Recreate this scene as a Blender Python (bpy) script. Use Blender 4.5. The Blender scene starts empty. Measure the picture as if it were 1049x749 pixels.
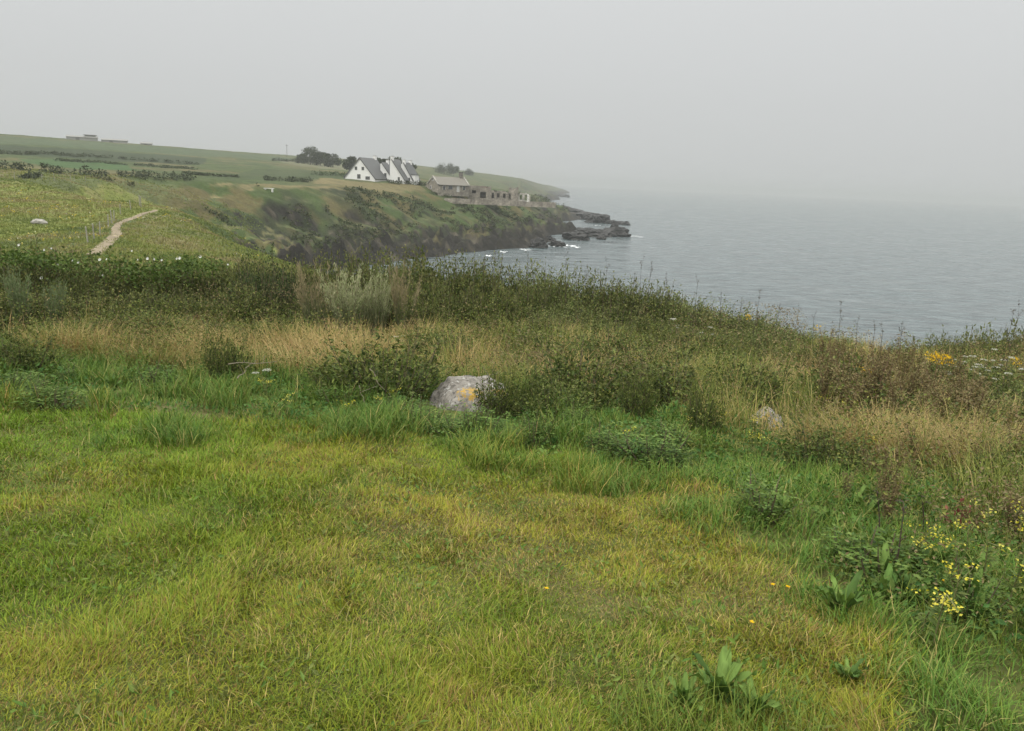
import bpy, math, random
import numpy as np
from mathutils import Matrix, Vector

# ------------------------------------------------------------------ camera
SC = bpy.context.scene
COL = SC.collection
PW, PH = 1049.0, 749.0            # the photograph's own pixel frame
F = 808.0                         # focal length in those pixels
PITCH = math.radians(13.1)
ROLL = math.radians(2.4)
CAM = np.array([0.0, 0.0, 20.5])  # sea level is z = 0
f_ = np.array([0, math.cos(PITCH), -math.sin(PITCH)])
r0 = np.array([1.0, 0, 0])
u0 = np.array([0, math.sin(PITCH), math.cos(PITCH)])
r_ = r0 * math.cos(ROLL) + u0 * math.sin(ROLL)
u_ = u0 * math.cos(ROLL) - r0 * math.sin(ROLL)
cd = bpy.data.cameras.new('camera')
cam = bpy.data.objects.new('camera', cd)
COL.objects.link(cam)
cam.matrix_world = Matrix(((r_[0], u_[0], -f_[0], CAM[0]), (r_[1], u_[1], -f_[1], CAM[1]),
                           (r_[2], u_[2], -f_[2], CAM[2]), (0, 0, 0, 1)))
cd.sensor_fit = 'HORIZONTAL'
cd.angle = 2 * math.atan(PW / 2 / F)
cd.clip_start = 0.05
cd.clip_end = 20000
SC.camera = cam

# ------------------------------------------------------------------ sky, sun, exposure
SUN_EL, SUN_AZ = math.radians(52), math.radians(-140)     # azimuth from +Y towards +X
w = bpy.data.worlds.new('World')
SC.world = w
w.use_nodes = True
nt = w.node_tree
nt.nodes.clear()
out = nt.nodes.new('ShaderNodeOutputWorld')
bg = nt.nodes.new('ShaderNodeBackground')
bg.inputs['Strength'].default_value = 0.1
sky = nt.nodes.new('ShaderNodeTexSky')
sky.sky_type = 'NISHITA'
sky.sun_disc = False
sky.sun_elevation = SUN_EL
sky.sun_rotation = SUN_AZ
sky.dust_density = 5.0
hsv = nt.nodes.new('ShaderNodeHueSaturation')
hsv.inputs['Saturation'].default_value = 0.25
tc = nt.nodes.new('ShaderNodeTexCoord')
sep = nt.nodes.new('ShaderNodeSeparateXYZ')
ramp = nt.nodes.new('ShaderNodeValToRGB')        # an overcast sky: grey at the horizon, brighter overhead
ramp.color_ramp.elements[0].position = 0.0
ramp.color_ramp.elements[0].color = (0.250, 0.257, 0.256, 1)
ramp.color_ramp.elements[1].position = 1.0
ramp.color_ramp.elements[1].color = (1.12, 1.11, 1.08, 1)
for p_, c_ in ((0.10, (0.262, 0.268, 0.268)), (0.22, (0.286, 0.292, 0.293)), (0.45, (0.74, 0.74, 0.72))):
    e_ = ramp.color_ramp.elements.new(p_)
    e_.color = (*c_, 1)
mul = nt.nodes.new('ShaderNodeVectorMath')
mul.operation = 'SCALE'
mul.inputs['Scale'].default_value = 20.0
mixw = nt.nodes.new('ShaderNodeMix')
mixw.data_type = 'RGBA'
mixw.inputs['Factor'].default_value = 0.93
L = nt.links.new
L(sky.outputs[0], hsv.inputs['Color'])
L(tc.outputs['Generated'], sep.inputs[0])
L(sep.outputs['Z'], ramp.inputs[0])
L(ramp.outputs[0], mul.inputs[0])
L(hsv.outputs[0], mixw.inputs['A'])
L(mul.outputs[0], mixw.inputs['B'])
L(mixw.outputs['Result'], bg.inputs['Color'])
L(bg.outputs[0], out.inputs['Surface'])

sd = bpy.data.lights.new('sun', 'SUN')
sd.energy = 1.5
sd.angle = math.radians(12)
sd.color = (1.0, 0.96, 0.9)
sun = bpy.data.objects.new('sun', sd)
COL.objects.link(sun)
sv = Vector((math.sin(SUN_AZ) * math.cos(SUN_EL), math.cos(SUN_AZ) * math.cos(SUN_EL), math.sin(SUN_EL)))
sun.rotation_euler = sv.to_track_quat('Z', 'Y').to_euler()
sun.location = (0, -20, 60)

SC.view_settings.view_transform = 'Standard'
SC.view_settings.look = 'None'
SC.view_settings.exposure = 0.3
SC.view_settings.gamma = 1.0
SC.view_settings.use_curve_mapping = False
SC.cycles.use_denoising = True
SC.cycles.max_bounces = 6
SC.cycles.diffuse_bounces = 3
SC.cycles.glossy_bounces = 2
SC.cycles.transmission_bounces = 3
SC.cycles.volume_bounces = 1
SC.cycles.caustics_reflective = False
SC.cycles.caustics_refractive = False

rng = np.random.default_rng(7)
random.seed(7)

# ------------------------------------------------------------------ noise and pixel helpers
def _h(ix, iy, s):
    n = (ix.astype(np.int64) * 374761393 + iy.astype(np.int64) * 668265263 + s * 1442695041) & 0xFFFFFFFF
    n = ((n ^ (n >> 13)) * 1274126177) & 0xFFFFFFFF
    return ((n ^ (n >> 16)) & 0xFFFF) / 65535.0

def vnoise(x, y, s=0):
    x = np.asarray(x, float); y = np.asarray(y, float)
    ix, iy = np.floor(x), np.floor(y)
    fx, fy = x - ix, y - iy
    fx = fx * fx * (3 - 2 * fx); fy = fy * fy * (3 - 2 * fy)
    a, b, c, d = _h(ix, iy, s), _h(ix + 1, iy, s), _h(ix, iy + 1, s), _h(ix + 1, iy + 1, s)
    return a + (b - a) * fx + (c - a) * fy + (a - b - c + d) * fx * fy

def fbm(x, y, s=0, o=4):
    v = 0; a = 0.5; t = 0
    for i in range(o):
        v = v + a * vnoise(x, y, s + i * 17); t += a
        x = np.asarray(x) * 2.03 + 3.1; y = np.asarray(y) * 2.03 + 7.7; a *= 0.5
    return v / t

def sst(a, b, x):
    t = np.clip((x - a) / (b - a), 0, 1)
    return t * t * (3 - 2 * t)

def raydir(px, py):
    d = f_ + (px - PW / 2) / F * r_ + (PH / 2 - py) / F * u_
    return d

def nearplane(x, y):
    return 18.85 - 0.1 * y - 0.05 * np.maximum(np.sqrt((x - 2.0) ** 2 + 1.0) + (x - 2.0) - 0.6, 0) / 2

def P(px, py, D):
    """the point at horizontal distance D seen at photo position (px, py)"""
    d = raydir(px, py)
    return CAM + d * (D / math.hypot(d[0], d[1]))

def pxscale(D):
    return D / F

# ------------------------------------------------------------------ terrain
CTRL = []
def cp(px, py, D): 
    p = P(px, py, D); CTRL.append((p[0], p[1], p[2]))
for a in (-80, -55, -35, -15, 0, 15, 35, 55, 80):
    for D in (16, 26):
        x, y = D * math.sin(math.radians(a)), D * math.cos(math.radians(a))
        CTRL.append((x, y, float(nearplane(x, y))))
for t in ((0,258,60),(110,255,57),(200,258,62),(0,225,85),(100,225,85),(200,228,90),(0,190,130),(60,188,135),
          (120,202,120),(200,205,122),(235,226,105),(270,250,85),(300,260,78),
          (400,285,62),(500,310,45),(700,345,40),(900,392,38),(1049,408,36),
          (0,181,150),(100,184.5,152),(200,187,168),(0,166,230),(100,173,240),(200,178,250),
          (0,150,380),(100,158,400),(200,164,420),(0,138.5,520),(100,145.5,560),(200,153.5,600),(300,161.5,680),
          (400,168.5,800),(440,172,880),(500,178.5,1150),(540,184,1450),(578,191,1800),
          (250,190,165),(280,193,195),(350,188,255),(390,187,285),(425,188,300),(300,179,300),(350,177,340),
          (300,170,460),(390,178,380),(440,184,420),(480,190,480),(530,196,520),
          (222,203,140),(330,197,225),(430,204,262),(480,208,282),(533,210,300),(562,213,335),(585,222,350),
          (560,205,450),(580,207,480),(598,216,500),(520,195,700),(560,199,800),(540,190,1000)):
    cp(*t)
for a, D, z in ((-80,200,18),(-60,150,17),(-60,300,22),(-80,600,32),(-60,600,36),(-60,1500,34),(-33,1500,33),(-15,1800,30),(-5,2600,22),
                (-33,4000,25),(-10,4500,20),(-80,4000,25),(40,120,8),(60,90,10),(20,200,4),(30,500,3),(10,1500,8),(20,3500,5),(80,300,8)):
    CTRL.append((D * math.sin(math.radians(a)), D * math.cos(math.radians(a)), z))
CTRL = np.array(CTRL)
def _uv(x, y):
    R = np.hypot(x, y)
    az = np.clip(np.arctan2(x, y), -1.6, 1.6)
    return np.stack([az * 2.2, np.log(R + 4.0)], -1)
_cu = _uv(CTRL[:, 0], CTRL[:, 1])
def _k(d2): return 0.5 * d2 * np.log(d2 + 1e-12)
_n = len(CTRL)
_A = np.zeros((_n + 3, _n + 3))
_A[:_n, :_n] = _k(((_cu[:, None] - _cu[None]) ** 2).sum(-1)) + np.eye(_n) * 0.0008
_A[:_n, _n] = 1; _A[:_n, _n + 1:] = _cu
_A[_n, :_n] = 1; _A[_n + 1:, :_n] = _cu.T
_W = np.linalg.solve(_A, np.concatenate([CTRL[:, 2], np.zeros(3)]))

def land(x, y):
    u = _uv(x, y)
    v = np.full(u.shape[:-1], _W[_n]) + u[..., 0] * _W[_n + 1] + u[..., 1] * _W[_n + 2]
    for i in range(_n):
        v = v + _W[i] * _k((u[..., 0] - _cu[i, 0]) ** 2 + (u[..., 1] - _cu[i, 1]) ** 2)
    return v

def xyD(px, D, py=230):
    p = P(px, py, D); return (p[0], p[1])
COAST = [(300, -10), (150, 10), (60, 22)] + [xyD(*t) for t in (
    (1120,47,380),(1000,46,370),(850,50,350),(700,58,320),(560,72,290),(460,88,270),(380,104),(320,122),(288,136),(275,150),
    (300,163),(345,180),(400,196),(450,213),(490,231),(532,254),(556,280),(566,312),(575,338),(592,352),(585,372),(560,400),
    (556,430),(585,470),(598,500),(594,520),(570,590),(548,720),(548,860),(560,980),(572,1090),(562,1300),
    (574,1650),(582,1900),(578,2500))] + [(-300, 5000), (-6000, 5200), (-6000, -500), (300, -500)]
COAST = np.array(COAST)

def coastd(x, y):
    """signed distance to the coastline, positive on land"""
    best = np.full(x.shape, 1e18); ins = np.zeros(x.shape, bool)
    n = len(COAST)
    for i in range(n):
        a, b = COAST[i], COAST[(i + 1) % n]
        e = b - a
        t = np.clip(((x - a[0]) * e[0] + (y - a[1]) * e[1]) / (e @ e), 0, 1)
        d2 = (x - a[0] - t * e[0]) ** 2 + (y - a[1] - t * e[1]) ** 2
        best = np.minimum(best, d2)
        if a[1] != b[1]:
            c = ((a[1] > y) != (b[1] > y)) & (x < (b[0] - a[0]) * (y - a[1]) / (b[1] - a[1]) + a[0])
            ins ^= c
    d = np.sqrt(best)
    return np.where(ins, d, -d)

def ground(x, y, full=False):
    x = np.asarray(x, float); y = np.asarray(y, float)
    R = np.hypot(x, y)
    near = nearplane(x, y) + (fbm(x * 0.9, y * 0.9, 5, 3) - 0.5) * 0.16 * sst(0.5, 3, R)
    Lz = land(x, y)
    far_amt = sst(50, 120, R)
    Lz = Lz + (fbm(x / 22, y / 22, 31, 4) - 0.5) * 1.6 * far_amt
    sd_ = coastd(x, y)
    sdn = sd_ + far_amt * ((fbm(x / 16, y / 16, 41, 4) - 0.5) * 14 + (fbm(x / 5, y / 5, 43, 3) - 0.5) * 4)
    az = np.arctan2(x, y)
    wid = np.where(R < 105, 24.0, np.where(R < 300, 40.0, 30.0)) 
    wid = 24 + 18 * sst(95, 150, R) - 10 * sst(270, 320, R) + 30 * sst(700, 1100, R)
    t = np.clip(sdn / wid, 0, 1)
    f = 0.20 * np.clip(t / 0.10, 0, 1) + 0.80 * sst(0.0, 1.0, t) ** 0.9
    z = Lz * f
    slope_zone = f * (1 - f) * 4
    z = z + slope_zone * (fbm(x / 7, y / 7, 51, 4) - 0.5) * 3.2 * sst(60, 110, R)
    lowz = sst(9, 3, z) * sst(60, 110, R)
    z = z + lowz * (np.abs(fbm(x / 4.5, y / 4.5, 57, 4) - 0.5) * 13 - 1.4) * np.clip(sdn / 3, 0, 1)
    z = np.where(sdn < 0, np.maximum(sdn * 0.5, -4.0), z)
    k = sst(16, 30, R)
    behind = (y < -5)
    k = np.where(behind, 0, k)
    z = near * (1 - k) + z * k
    if full: return z, sdn, t
    return z

def hit(px, py, h=0.0, tmin=1.2, tmax=3000):
    d = raydir(px, py)
    t = tmin * np.exp(np.linspace(0, math.log(tmax / tmin), 1500))
    p = CAM[None] + d[None] * (t / math.hypot(d[0], d[1]))[:, None]
    g = np.maximum(ground(p[:, 0], p[:, 1]), 0.0) + h
    below = np.nonzero(p[:, 2] < g)[0]
    if len(below) == 0:
        i = int(np.argmin(p[:, 2] - g)); return np.array([p[i, 0], p[i, 1], g[i] - h])
    i = max(below[0], 1)
    a0 = p[i - 1, 2] - g[i - 1]; a1 = p[i, 2] - g[i]
    s = a0 / (a0 - a1)
    q = p[i - 1] + (p[i] - p[i - 1]) * s
    return np.array([q[0], q[1], q[2] - h])

def gz(x, y): return float(ground(np.array([x]), np.array([y]))[0])
def polar(q): return math.atan2(q[0], q[1]), math.hypot(q[0], q[1])

# ------------------------------------------------------------------ mesh helpers
class Acc:
    def __init__(s): s.v = []; s.t = []; s.c = []; s.n = 0
    def add(s, v, t, c):
        v = np.asarray(v, np.float32).reshape(-1, 3); t = np.asarray(t, np.int64).reshape(-1, 3)
        c = np.asarray(c, np.float32)
        if c.ndim == 1: c = np.broadcast_to(c[:3], (len(v), 3))
        s.v.append(v); s.t.append(t + s.n); s.c.append(c[:, :3]); s.n += len(v)
    def build(s, name, mat, parent=None, smooth=False):
        v = np.concatenate(s.v); t = np.concatenate(s.t); c = np.concatenate(s.c)
        return make_obj(name, rawmesh(name, v, t, c, smooth), mat, parent)

def rawmesh(name, v, t, c=None, smooth=False):
    me = bpy.data.meshes.new(name)
    nv, nf = len(v), len(t); k = t.shape[1]
    me.vertices.add(nv); me.vertices.foreach_set('co', np.ascontiguousarray(v, np.float32).ravel())
    me.loops.add(nf * k); me.loops.foreach_set('vertex_index', np.ascontiguousarray(t, np.int32).ravel())
    me.polygons.add(nf); me.polygons.foreach_set('loop_start', np.arange(0, nf * k, k, dtype=np.int32))
    me.polygons.foreach_set('use_smooth', np.full(nf, smooth, bool))
    if c is not None:
        a = me.color_attributes.new('tint', 'FLOAT_COLOR', 'POINT')
        cc = np.ones((nv, 4), np.float32); cc[:, :3] = c
        a.data.foreach_set('color', cc.ravel())
    me.update(calc_edges=True)
    return me

def make_obj(name, me, mat, parent=None):
    o = bpy.data.objects.new(name, me)
    COL.objects.link(o)
    if mat is not None and not me.materials: me.materials.append(mat)
    if parent is not None: o.parent = parent
    return o

def tag(o, label=None, cat=None, group=None, kind=None):
    if label: o['label'] = label
    if cat: o['category'] = cat
    if group: o['group'] = group
    if kind: o['kind'] = kind
    return o

def empty(name, loc=(0, 0, 0), rz=0.0):
    o = bpy.data.objects.new(name, None)
    o.empty_display_size = 0.2
    COL.objects.link(o)
    o.location = loc; o.rotation_euler = (0, 0, rz)
    return o

def dup(o, parent=None):
    c = o.copy(); COL.objects.link(c)
    if parent is not None: c.parent = parent
    for ch in o.children: dup(ch, c)
    return c

class Proto:
    """first use moves the built thing itself, later uses copy it and each of its parts"""
    def __init__(s, o): s.o = o; s.used = False
    def place(s, loc, rz=0.0, sc=(1, 1, 1), label=None, cat=None, group=None, tilt=(0, 0)):
        o = s.o if not s.used else dup(s.o)
        if s.used and 'group' in o and group is None: del o['group']
        s.used = True
        o.location = loc; o.rotation_euler = (tilt[0], tilt[1], rz); o.scale = sc
        return tag(o, label, cat, group)

def frame(d):
    d = d / np.maximum(np.linalg.norm(d, axis=-1, keepdims=True), 1e-9)
    ref = np.where(np.abs(d[..., 2:3]) > 0.95, np.array([1.0, 0, 0]), np.array([0, 0, 1.0]))
    s = np.cross(d, ref); s /= np.maximum(np.linalg.norm(s, axis=-1, keepdims=True), 1e-9)
    n = np.cross(s, d)
    return d, s, n

def add_leaves(acc, B, d, l, wd, c, roll=None, fold=0.2):
    """folded leaves: two triangles each, hinged along the midrib"""
    N = len(B)
    l = np.broadcast_to(l, (N,)); wd = np.broadcast_to(wd, (N,))
    d, s, n = frame(d)
    if roll is None: roll = rng.uniform(-1.2, 1.2, N)
    cr, sr = np.cos(roll)[:, None], np.sin(roll)[:, None]
    s, n = s * cr + n * sr, n * cr - s * sr
    m = B + d * (l * 0.45)[:, None]
    up = n * (wd * fold)[:, None]
    v = np.stack([B, m + s * (wd / 2)[:, None] + up, B + d * l[:, None], m - s * (wd / 2)[:, None] + up], 1)
    i = np.arange(N)[:, None] * 4
    t = np.concatenate([i + np.array([[0, 1, 2]]), i + np.array([[0, 2, 3]])], 1)
    acc.add(v, t, np.repeat(np.broadcast_to(c, (N, 3)), 4, 0))

def add_blades(acc, root, head, length, width, lean, bend, c, nseg=3, twist=0.5, taper=1.0):
    """grass blades: tapered ribbons that lean and bend over"""
    N = len(root)
    hd = np.stack([np.cos(head), np.sin(head), np.zeros(N)], -1)
    th2 = head + np.pi / 2 + rng.uniform(-twist, twist, N)
    sd_ = np.stack([np.cos(th2), np.sin(th2), np.zeros(N)], -1)
    pts = [root]; p = root
    for k in range(nseg):
        a = lean + bend * ((k + 0.5) / nseg) ** 1.3
        p = p + (hd * np.sin(a)[:, None] + np.array([0, 0, 1.0]) * np.cos(a)[:, None]) * (length / nseg)[:, None]
        pts.append(p)
    vs = []
    for k in range(nseg):
        wk = width * (1 - (k / nseg) ** 1.6 * 0.75 * taper) / 2
        vs += [pts[k] + sd_ * wk[:, None], pts[k] - sd_ * wk[:, None]]
    vs.append(pts[-1])
    v = np.stack(vs, 1)
    M = 2 * nseg + 1
    tri = []
    for k in range(nseg - 1):
        a = 2 * k
        tri += [[a, a + 1, a + 3], [a, a + 3, a + 2]]
    tri.append([2 * nseg - 2, 2 * nseg - 1, 2 * nseg])
    t = (np.arange(N)[:, None, None] * M + np.array(tri)[None]).reshape(-1, 3)
    acc.add(v, t, np.repeat(c, M, 0))
    return pts[-1], hd

def add_tube(acc, pts, rad, c, ns=5):
    pts = np.asarray(pts, float); K = len(pts)
    rad = np.broadcast_to(rad, (K,))
    d = np.gradient(pts, axis=0)
    d, s, n = frame(d)
    a = np.arange(ns) * 2 * np.pi / ns
    ring = pts[:, None] + (s[:, None] * np.cos(a)[None, :, None] + n[:, None] * np.sin(a)[None, :, None]) * rad[:, None, None]
    v = ring.reshape(-1, 3)
    t = []
    for k in range(K - 1):
        for j in range(ns):
            j2 = (j + 1) % ns
            a0, a1, b0, b1 = k * ns + j, k * ns + j2, (k + 1) * ns + j, (k + 1) * ns + j2
            t += [[a0, a1, b1], [a0, b1, b0]]
    for j in range(1, ns - 1):
        t.append([0, j + 1, j]); t.append([(K - 1) * ns, (K - 1) * ns + j, (K - 1) * ns + j + 1])
    acc.add(v, t, np.asarray(c, float))

def add_box(acc, x0, x1, y0, y1, z0, z1, c=(1, 1, 1)):
    v = [(x, y, z) for x in (x0, x1) for y in (y0, y1) for z in (z0, z1)]
    t = [(0,1,3),(0,3,2),(4,6,7),(4,7,5),(0,4,5),(0,5,1),(2,3,7),(2,7,6),(0,2,6),(0,6,4),(1,5,7),(1,7,3)]
    acc.add(v, t, np.asarray(c, float))

def add_prism(acc, poly, y0, y1, c=(1, 1, 1)):
    """a convex polygon in x-z, extruded along y"""
    n = len(poly)
    v = [(p[0], y0, p[1]) for p in poly] + [(p[0], y1, p[1]) for p in poly]
    t = []
    for i in range(1, n - 1):
        t += [(0, i, i + 1), (n, n + i + 1, n + i)]
    for i in range(n):
        j = (i + 1) % n
        t += [(i, n + i, n + j), (i, n + j, j)]
    acc.add(v, t, np.asarray(c, float))

# ------------------------------------------------------------------ materials
def mat_base(name):
    m = bpy.data.materials.new(name); m.use_nodes = True
    nt = m.node_tree; nt.nodes.clear()
    o = nt.nodes.new('ShaderNodeOutputMaterial')
    return m, nt, o

def foliage_mat(name, trans=0.16, rough=0.6, spec=0.1):
    m, nt, o = mat_base(name)
    at = nt.nodes.new('ShaderNodeAttribute'); at.attribute_name = 'tint'
    b = nt.nodes.new('ShaderNodeBsdfPrincipled')
    b.inputs['Roughness'].default_value = rough
    b.inputs['Specular IOR Level'].default_value = spec
    tr = nt.nodes.new('ShaderNodeBsdfTranslucent')
    br = nt.nodes.new('ShaderNodeHueSaturation'); br.inputs['Saturation'].default_value = 1.1; br.inputs['Value'].default_value = 1.25
    mx = nt.nodes.new('ShaderNodeMixShader'); mx.inputs[0].default_value = trans
    k = nt.links.new
    k(at.outputs['Color'], b.inputs['Base Color']); k(at.outputs['Color'], br.inputs['Color']); k(br.outputs[0], tr.inputs['Color'])
    k(b.outputs[0], mx.inputs[1]); k(tr.outputs[0], mx.inputs[2]); k(mx.outputs[0], o.inputs['Surface'])
    return m

def tint_mat(name, rough=0.85, scale=0.0, amt=0.35, bump=0.0, bscale=8.0, bdist=0.05, spec=0.2, second=0.0):
    """the mesh's own colours, varied by noise"""
    m, nt, o = mat_base(name)
    k = nt.links.new
    at = nt.nodes.new('ShaderNodeAttribute'); at.attribute_name = 'tint'
    b = nt.nodes.new('ShaderNodeBsdfPrincipled')
    b.inputs['Roughness'].default_value = rough
    b.inputs['Specular IOR Level'].default_value = spec
    tc = nt.nodes.new('ShaderNodeTexCoord')
    col = at.outputs['Color']
    for s_ in [q for q in (scale, second) if q]:
        nz = nt.nodes.new('ShaderNodeTexNoise'); nz.inputs['Scale'].default_value = s_; nz.inputs['Detail'].default_value = 5
        nz.inputs['Roughness'].default_value = 0.65
        mr = nt.nodes.new('ShaderNodeMapRange'); mr.inputs['From Min'].default_value = 0.3; mr.inputs['From Max'].default_value = 0.7
        mr.inputs['To Min'].default_value = 1 - amt; mr.inputs['To Max'].default_value = 1 + amt
        sc = nt.nodes.new('ShaderNodeVectorMath'); sc.operation = 'SCALE'
        k(tc.outputs['Object'], nz.inputs['Vector']); k(nz.outputs['Fac'], mr.inputs['Value'])
        k(col, sc.inputs[0]); k(mr.outputs[0], sc.inputs['Scale']); col = sc.outputs[0]
    k(col, b.inputs['Base Color'])
    if bump:
        nb = nt.nodes.new('ShaderNodeTexNoise'); nb.inputs['Scale'].default_value = bscale; nb.inputs['Detail'].default_value = 6
        bp = nt.nodes.new('ShaderNodeBump'); bp.inputs['Strength'].default_value = bump; bp.inputs['Distance'].default_value = bdist
        k(tc.outputs['Object'], nb.inputs['Vector']); k(nb.outputs['Fac'], bp.inputs['Height']); k(bp.outputs[0], b.inputs['Normal'])
    k(b.outputs[0], o.inputs['Surface'])
    return m

M_FOL = foliage_mat('leaf surfaces')
M_GRASS = foliage_mat('grass blades', 0.17, 0.6, 0.1)
M_DRY = foliage_mat('dry stalks', 0.2, 0.7, 0.15)
M_STEM = tint_mat('plant stems', 0.8, 30, 0.25)
M_PETAL = foliage_mat('petals', 0.3, 0.6, 0.2)
M_GROUND = tint_mat('turf and scrub ground', 0.95, 0.35, 0.22, 0.9, 1.4, 0.35, 0.1, 2.2)
M_PATH = tint_mat('trodden earth', 0.95, 1.2, 0.3, 0.4, 6, 0.05, 0.1)
M_WALLW = tint_mat('white render', 0.8, 1.5, 0.06, 0.1, 12, 0.02)
M_SLATE = tint_mat('slate roofing', 0.6, 3.0, 0.2, 0.3, 10, 0.03, 0.3)
M_STONE = tint_mat('rubble stone masonry', 0.9, 1.8, 0.4, 0.6, 4, 0.08, 0.2, 0.5)
M_GLASS = tint_mat('window panes', 0.15, 2, 0.1, spec=0.5)
M_WOOD = tint_mat('weathered wood', 0.85, 8, 0.25)
M_HEDGE = foliage_mat('far hedge leaves', 0.15, 0.7, 0.15)

def pal(N, cols, wts=None, jit=0.18):
    cols = np.array(cols, float)
    i = rng.choice(len(cols), N, p=None if wts is None else np.array(wts) / np.sum(wts))
    j = rng.choice(len(cols), N)
    t = rng.uniform(0, 0.35, N)[:, None]
    c = cols[i] * (1 - t) + cols[j] * t
    return c * rng.uniform(1 - jit, 1 + jit, N)[:, None]

# ------------------------------------------------------------------ ground sheet (polar grid, one sheet to the horizon)
azs = np.concatenate([np.radians(np.linspace(-180, -60, 60, endpoint=False)), np.radians(np.linspace(-60, -40, 60, endpoint=False)),
                      np.radians(np.linspace(-40, 40, 520, endpoint=False)), np.radians(np.linspace(40, 60, 60, endpoint=False)),
                      np.radians(np.linspace(60, 180, 60))])
Rs = [0.0]; R = 0.35
while R < 4800:
    Rs.append(R); R *= 1.016 if R < 45 else (1.0055 if R < 420 else 1.012)
Rs = np.array(Rs)
AZ, RR = np.meshgrid(azs, Rs)
GX, GY = RR * np.sin(AZ), RR * np.cos(AZ)
GZ, GSD, GT = ground(GX, GY, True)
# slope of the sheet
e = 1.5
sl = np.zeros_like(GZ)
sel = RR > 40
sx = (ground(GX[sel] + e, GY[sel]) - GZ[sel]) / e
sy = (ground(GX[sel], GY[sel] + e) - GZ[sel]) / e
sl[sel] = np.hypot(sx, sy)

C = np.empty(GZ.shape + (3,))
n1 = fbm(GX / 18, GY / 18, 61, 4)[..., None]; n2 = fbm(GX / 5, GY / 5, 67, 4)[..., None]; n3 = fbm(GX / 60, GY / 60, 71, 3)[..., None]
n4 = fbm(GX / 1.3, GY / 1.3, 73, 3)[..., None]
def mixc(a, b, t): return a * (1 - t) + np.array(b) * t
C[:] = (0.095, 0.125, 0.05)
C = mixc(C, (0.16, 0.15, 0.07), sst(0.45, 0.7, n1))
C = mixc(C, (0.06, 0.085, 0.035), sst(0.5, 0.72, n2) * 0.7)
def in_poly(poly):
    m = np.zeros(GX.shape, bool); n = len(poly)
    for i in range(n):
        a, b = poly[i], poly[(i + 1) % n]
        if a[1] != b[1]:
            m ^= ((a[1] > GY) != (b[1] > GY)) & (GX < (b[0] - a[0]) * (GY - a[1]) / (b[1] - a[1]) + a[0])
    return m & (RR > 40)
def field(col, pts, s0=1.0, speck=None):
    global C
    poly = [hit(px, py)[:2] for px, py in pts]
    m = in_poly(poly)[..., None]
    cc = np.broadcast_to(np.array(col), C.shape) * (0.75 + 0.5 * n2) * (0.85 + 0.3 * n4)
    if speck is not None:
        cc = mixc(cc, speck, sst(0.52, 0.7, n1 * 0.5 + n4 * 0.5) * 0.8)
    C = np.where(m, C * (1 - s0) + cc * s0, C)
# meadow, dry strips, farm fields and scrub of the far shore
field((0.15, 0.18, 0.04), [(-120,262),(-120,186),(0,186),(110,187),(150,205),(205,210),(230,235),(300,262)], 1.0, (0.21, 0.20, 0.075))
field((0.20, 0.185, 0.085), [(165,262),(120,240),(155,214),(195,196),(235,226),(300,262)], 0.6)
field((0.11, 0.13, 0.05), [(0,186),(0,181),(60,182),(130,185),(190,188),(190,206),(150,203),(110,190)], 0.9)
field((0.055, 0.075, 0.04), [(-100,168),(-100,146),(0,148),(100,154),(210,162),(210,168),(110,165),(0,157)], 0.9)
field((0.075, 0.135, 0.05), [(20,163),(60,163),(130,168),(140,175),(90,174),(40,169)], 0.9)
field((0.10, 0.135, 0.075), [(-100,145),(-100,138),(0,139),(100,146),(210,154),(300,162),(300,166),(210,161),(100,153),(0,147)], 0.8)
field((0.24, 0.205, 0.10), [(190,196),(215,189),(300,190),(360,190),(430,197),(440,202),(330,197),(250,197)], 0.85, (0.17, 0.15, 0.06))
field((0.24, 0.20, 0.10), [(320,188),(330,182),(355,185),(430,190),(438,197),(380,193)], 0.8)
field((0.20, 0.20, 0.12), [(285,166),(300,163),(360,169),(360,176),(320,171)], 0.8)
field((0.075, 0.10, 0.045), [(200,182),(260,173),(345,176),(350,183),(320,184),(250,184)], 0.85)
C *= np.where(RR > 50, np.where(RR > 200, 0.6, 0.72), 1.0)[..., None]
field((0.13, 0.15, 0.04), [(-120,262),(-120,186),(0,186),(110,187),(150,205),(205,210),(230,235),(300,262)], 0.75, (0.16, 0.145, 0.06))
# slopes: bracken and rock
s_ = sl[..., None]; z_ = GZ[..., None]
farm = (RR > 75)[..., None] * np.maximum(sst(-0.44, -0.395, AZ), sst(190, 230, RR))[..., None]
scrub = farm * sst(0.22, 0.45, s_ + (n2 - 0.5) * 0.35)
bracken = mixc(np.broadcast_to(np.array((0.045, 0.066, 0.021)), C.shape), (0.085, 0.075, 0.032), sst(0.45, 0.62, n2))
bracken = mixc(bracken, (0.03, 0.037, 0.018), sst(0.5, 0.65, n1))
C = C * (1 - scrub) + bracken * scrub
nr = fbm(GX / 3.2, GY / 3.2, 83, 4)[..., None]
rockc = mixc(np.broadcast_to(np.array((0.019, 0.0175, 0.014)), C.shape), (0.075, 0.066, 0.047), sst(0.58, 0.8, nr))
rk = np.where((RR > 40)[..., None], np.maximum(sst(-0.44, -0.395, AZ), sst(190, 230, RR))[..., None] * np.maximum(sst(5.2, 2.6, z_ + (n2 - 0.5) * 7), sst(0.76, 1.08, s_ + (nr - 0.5) * 1.0) * sst(15.5, 11, z_)), 0)
C = C * (1 - rk) + rockc * rk
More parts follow.
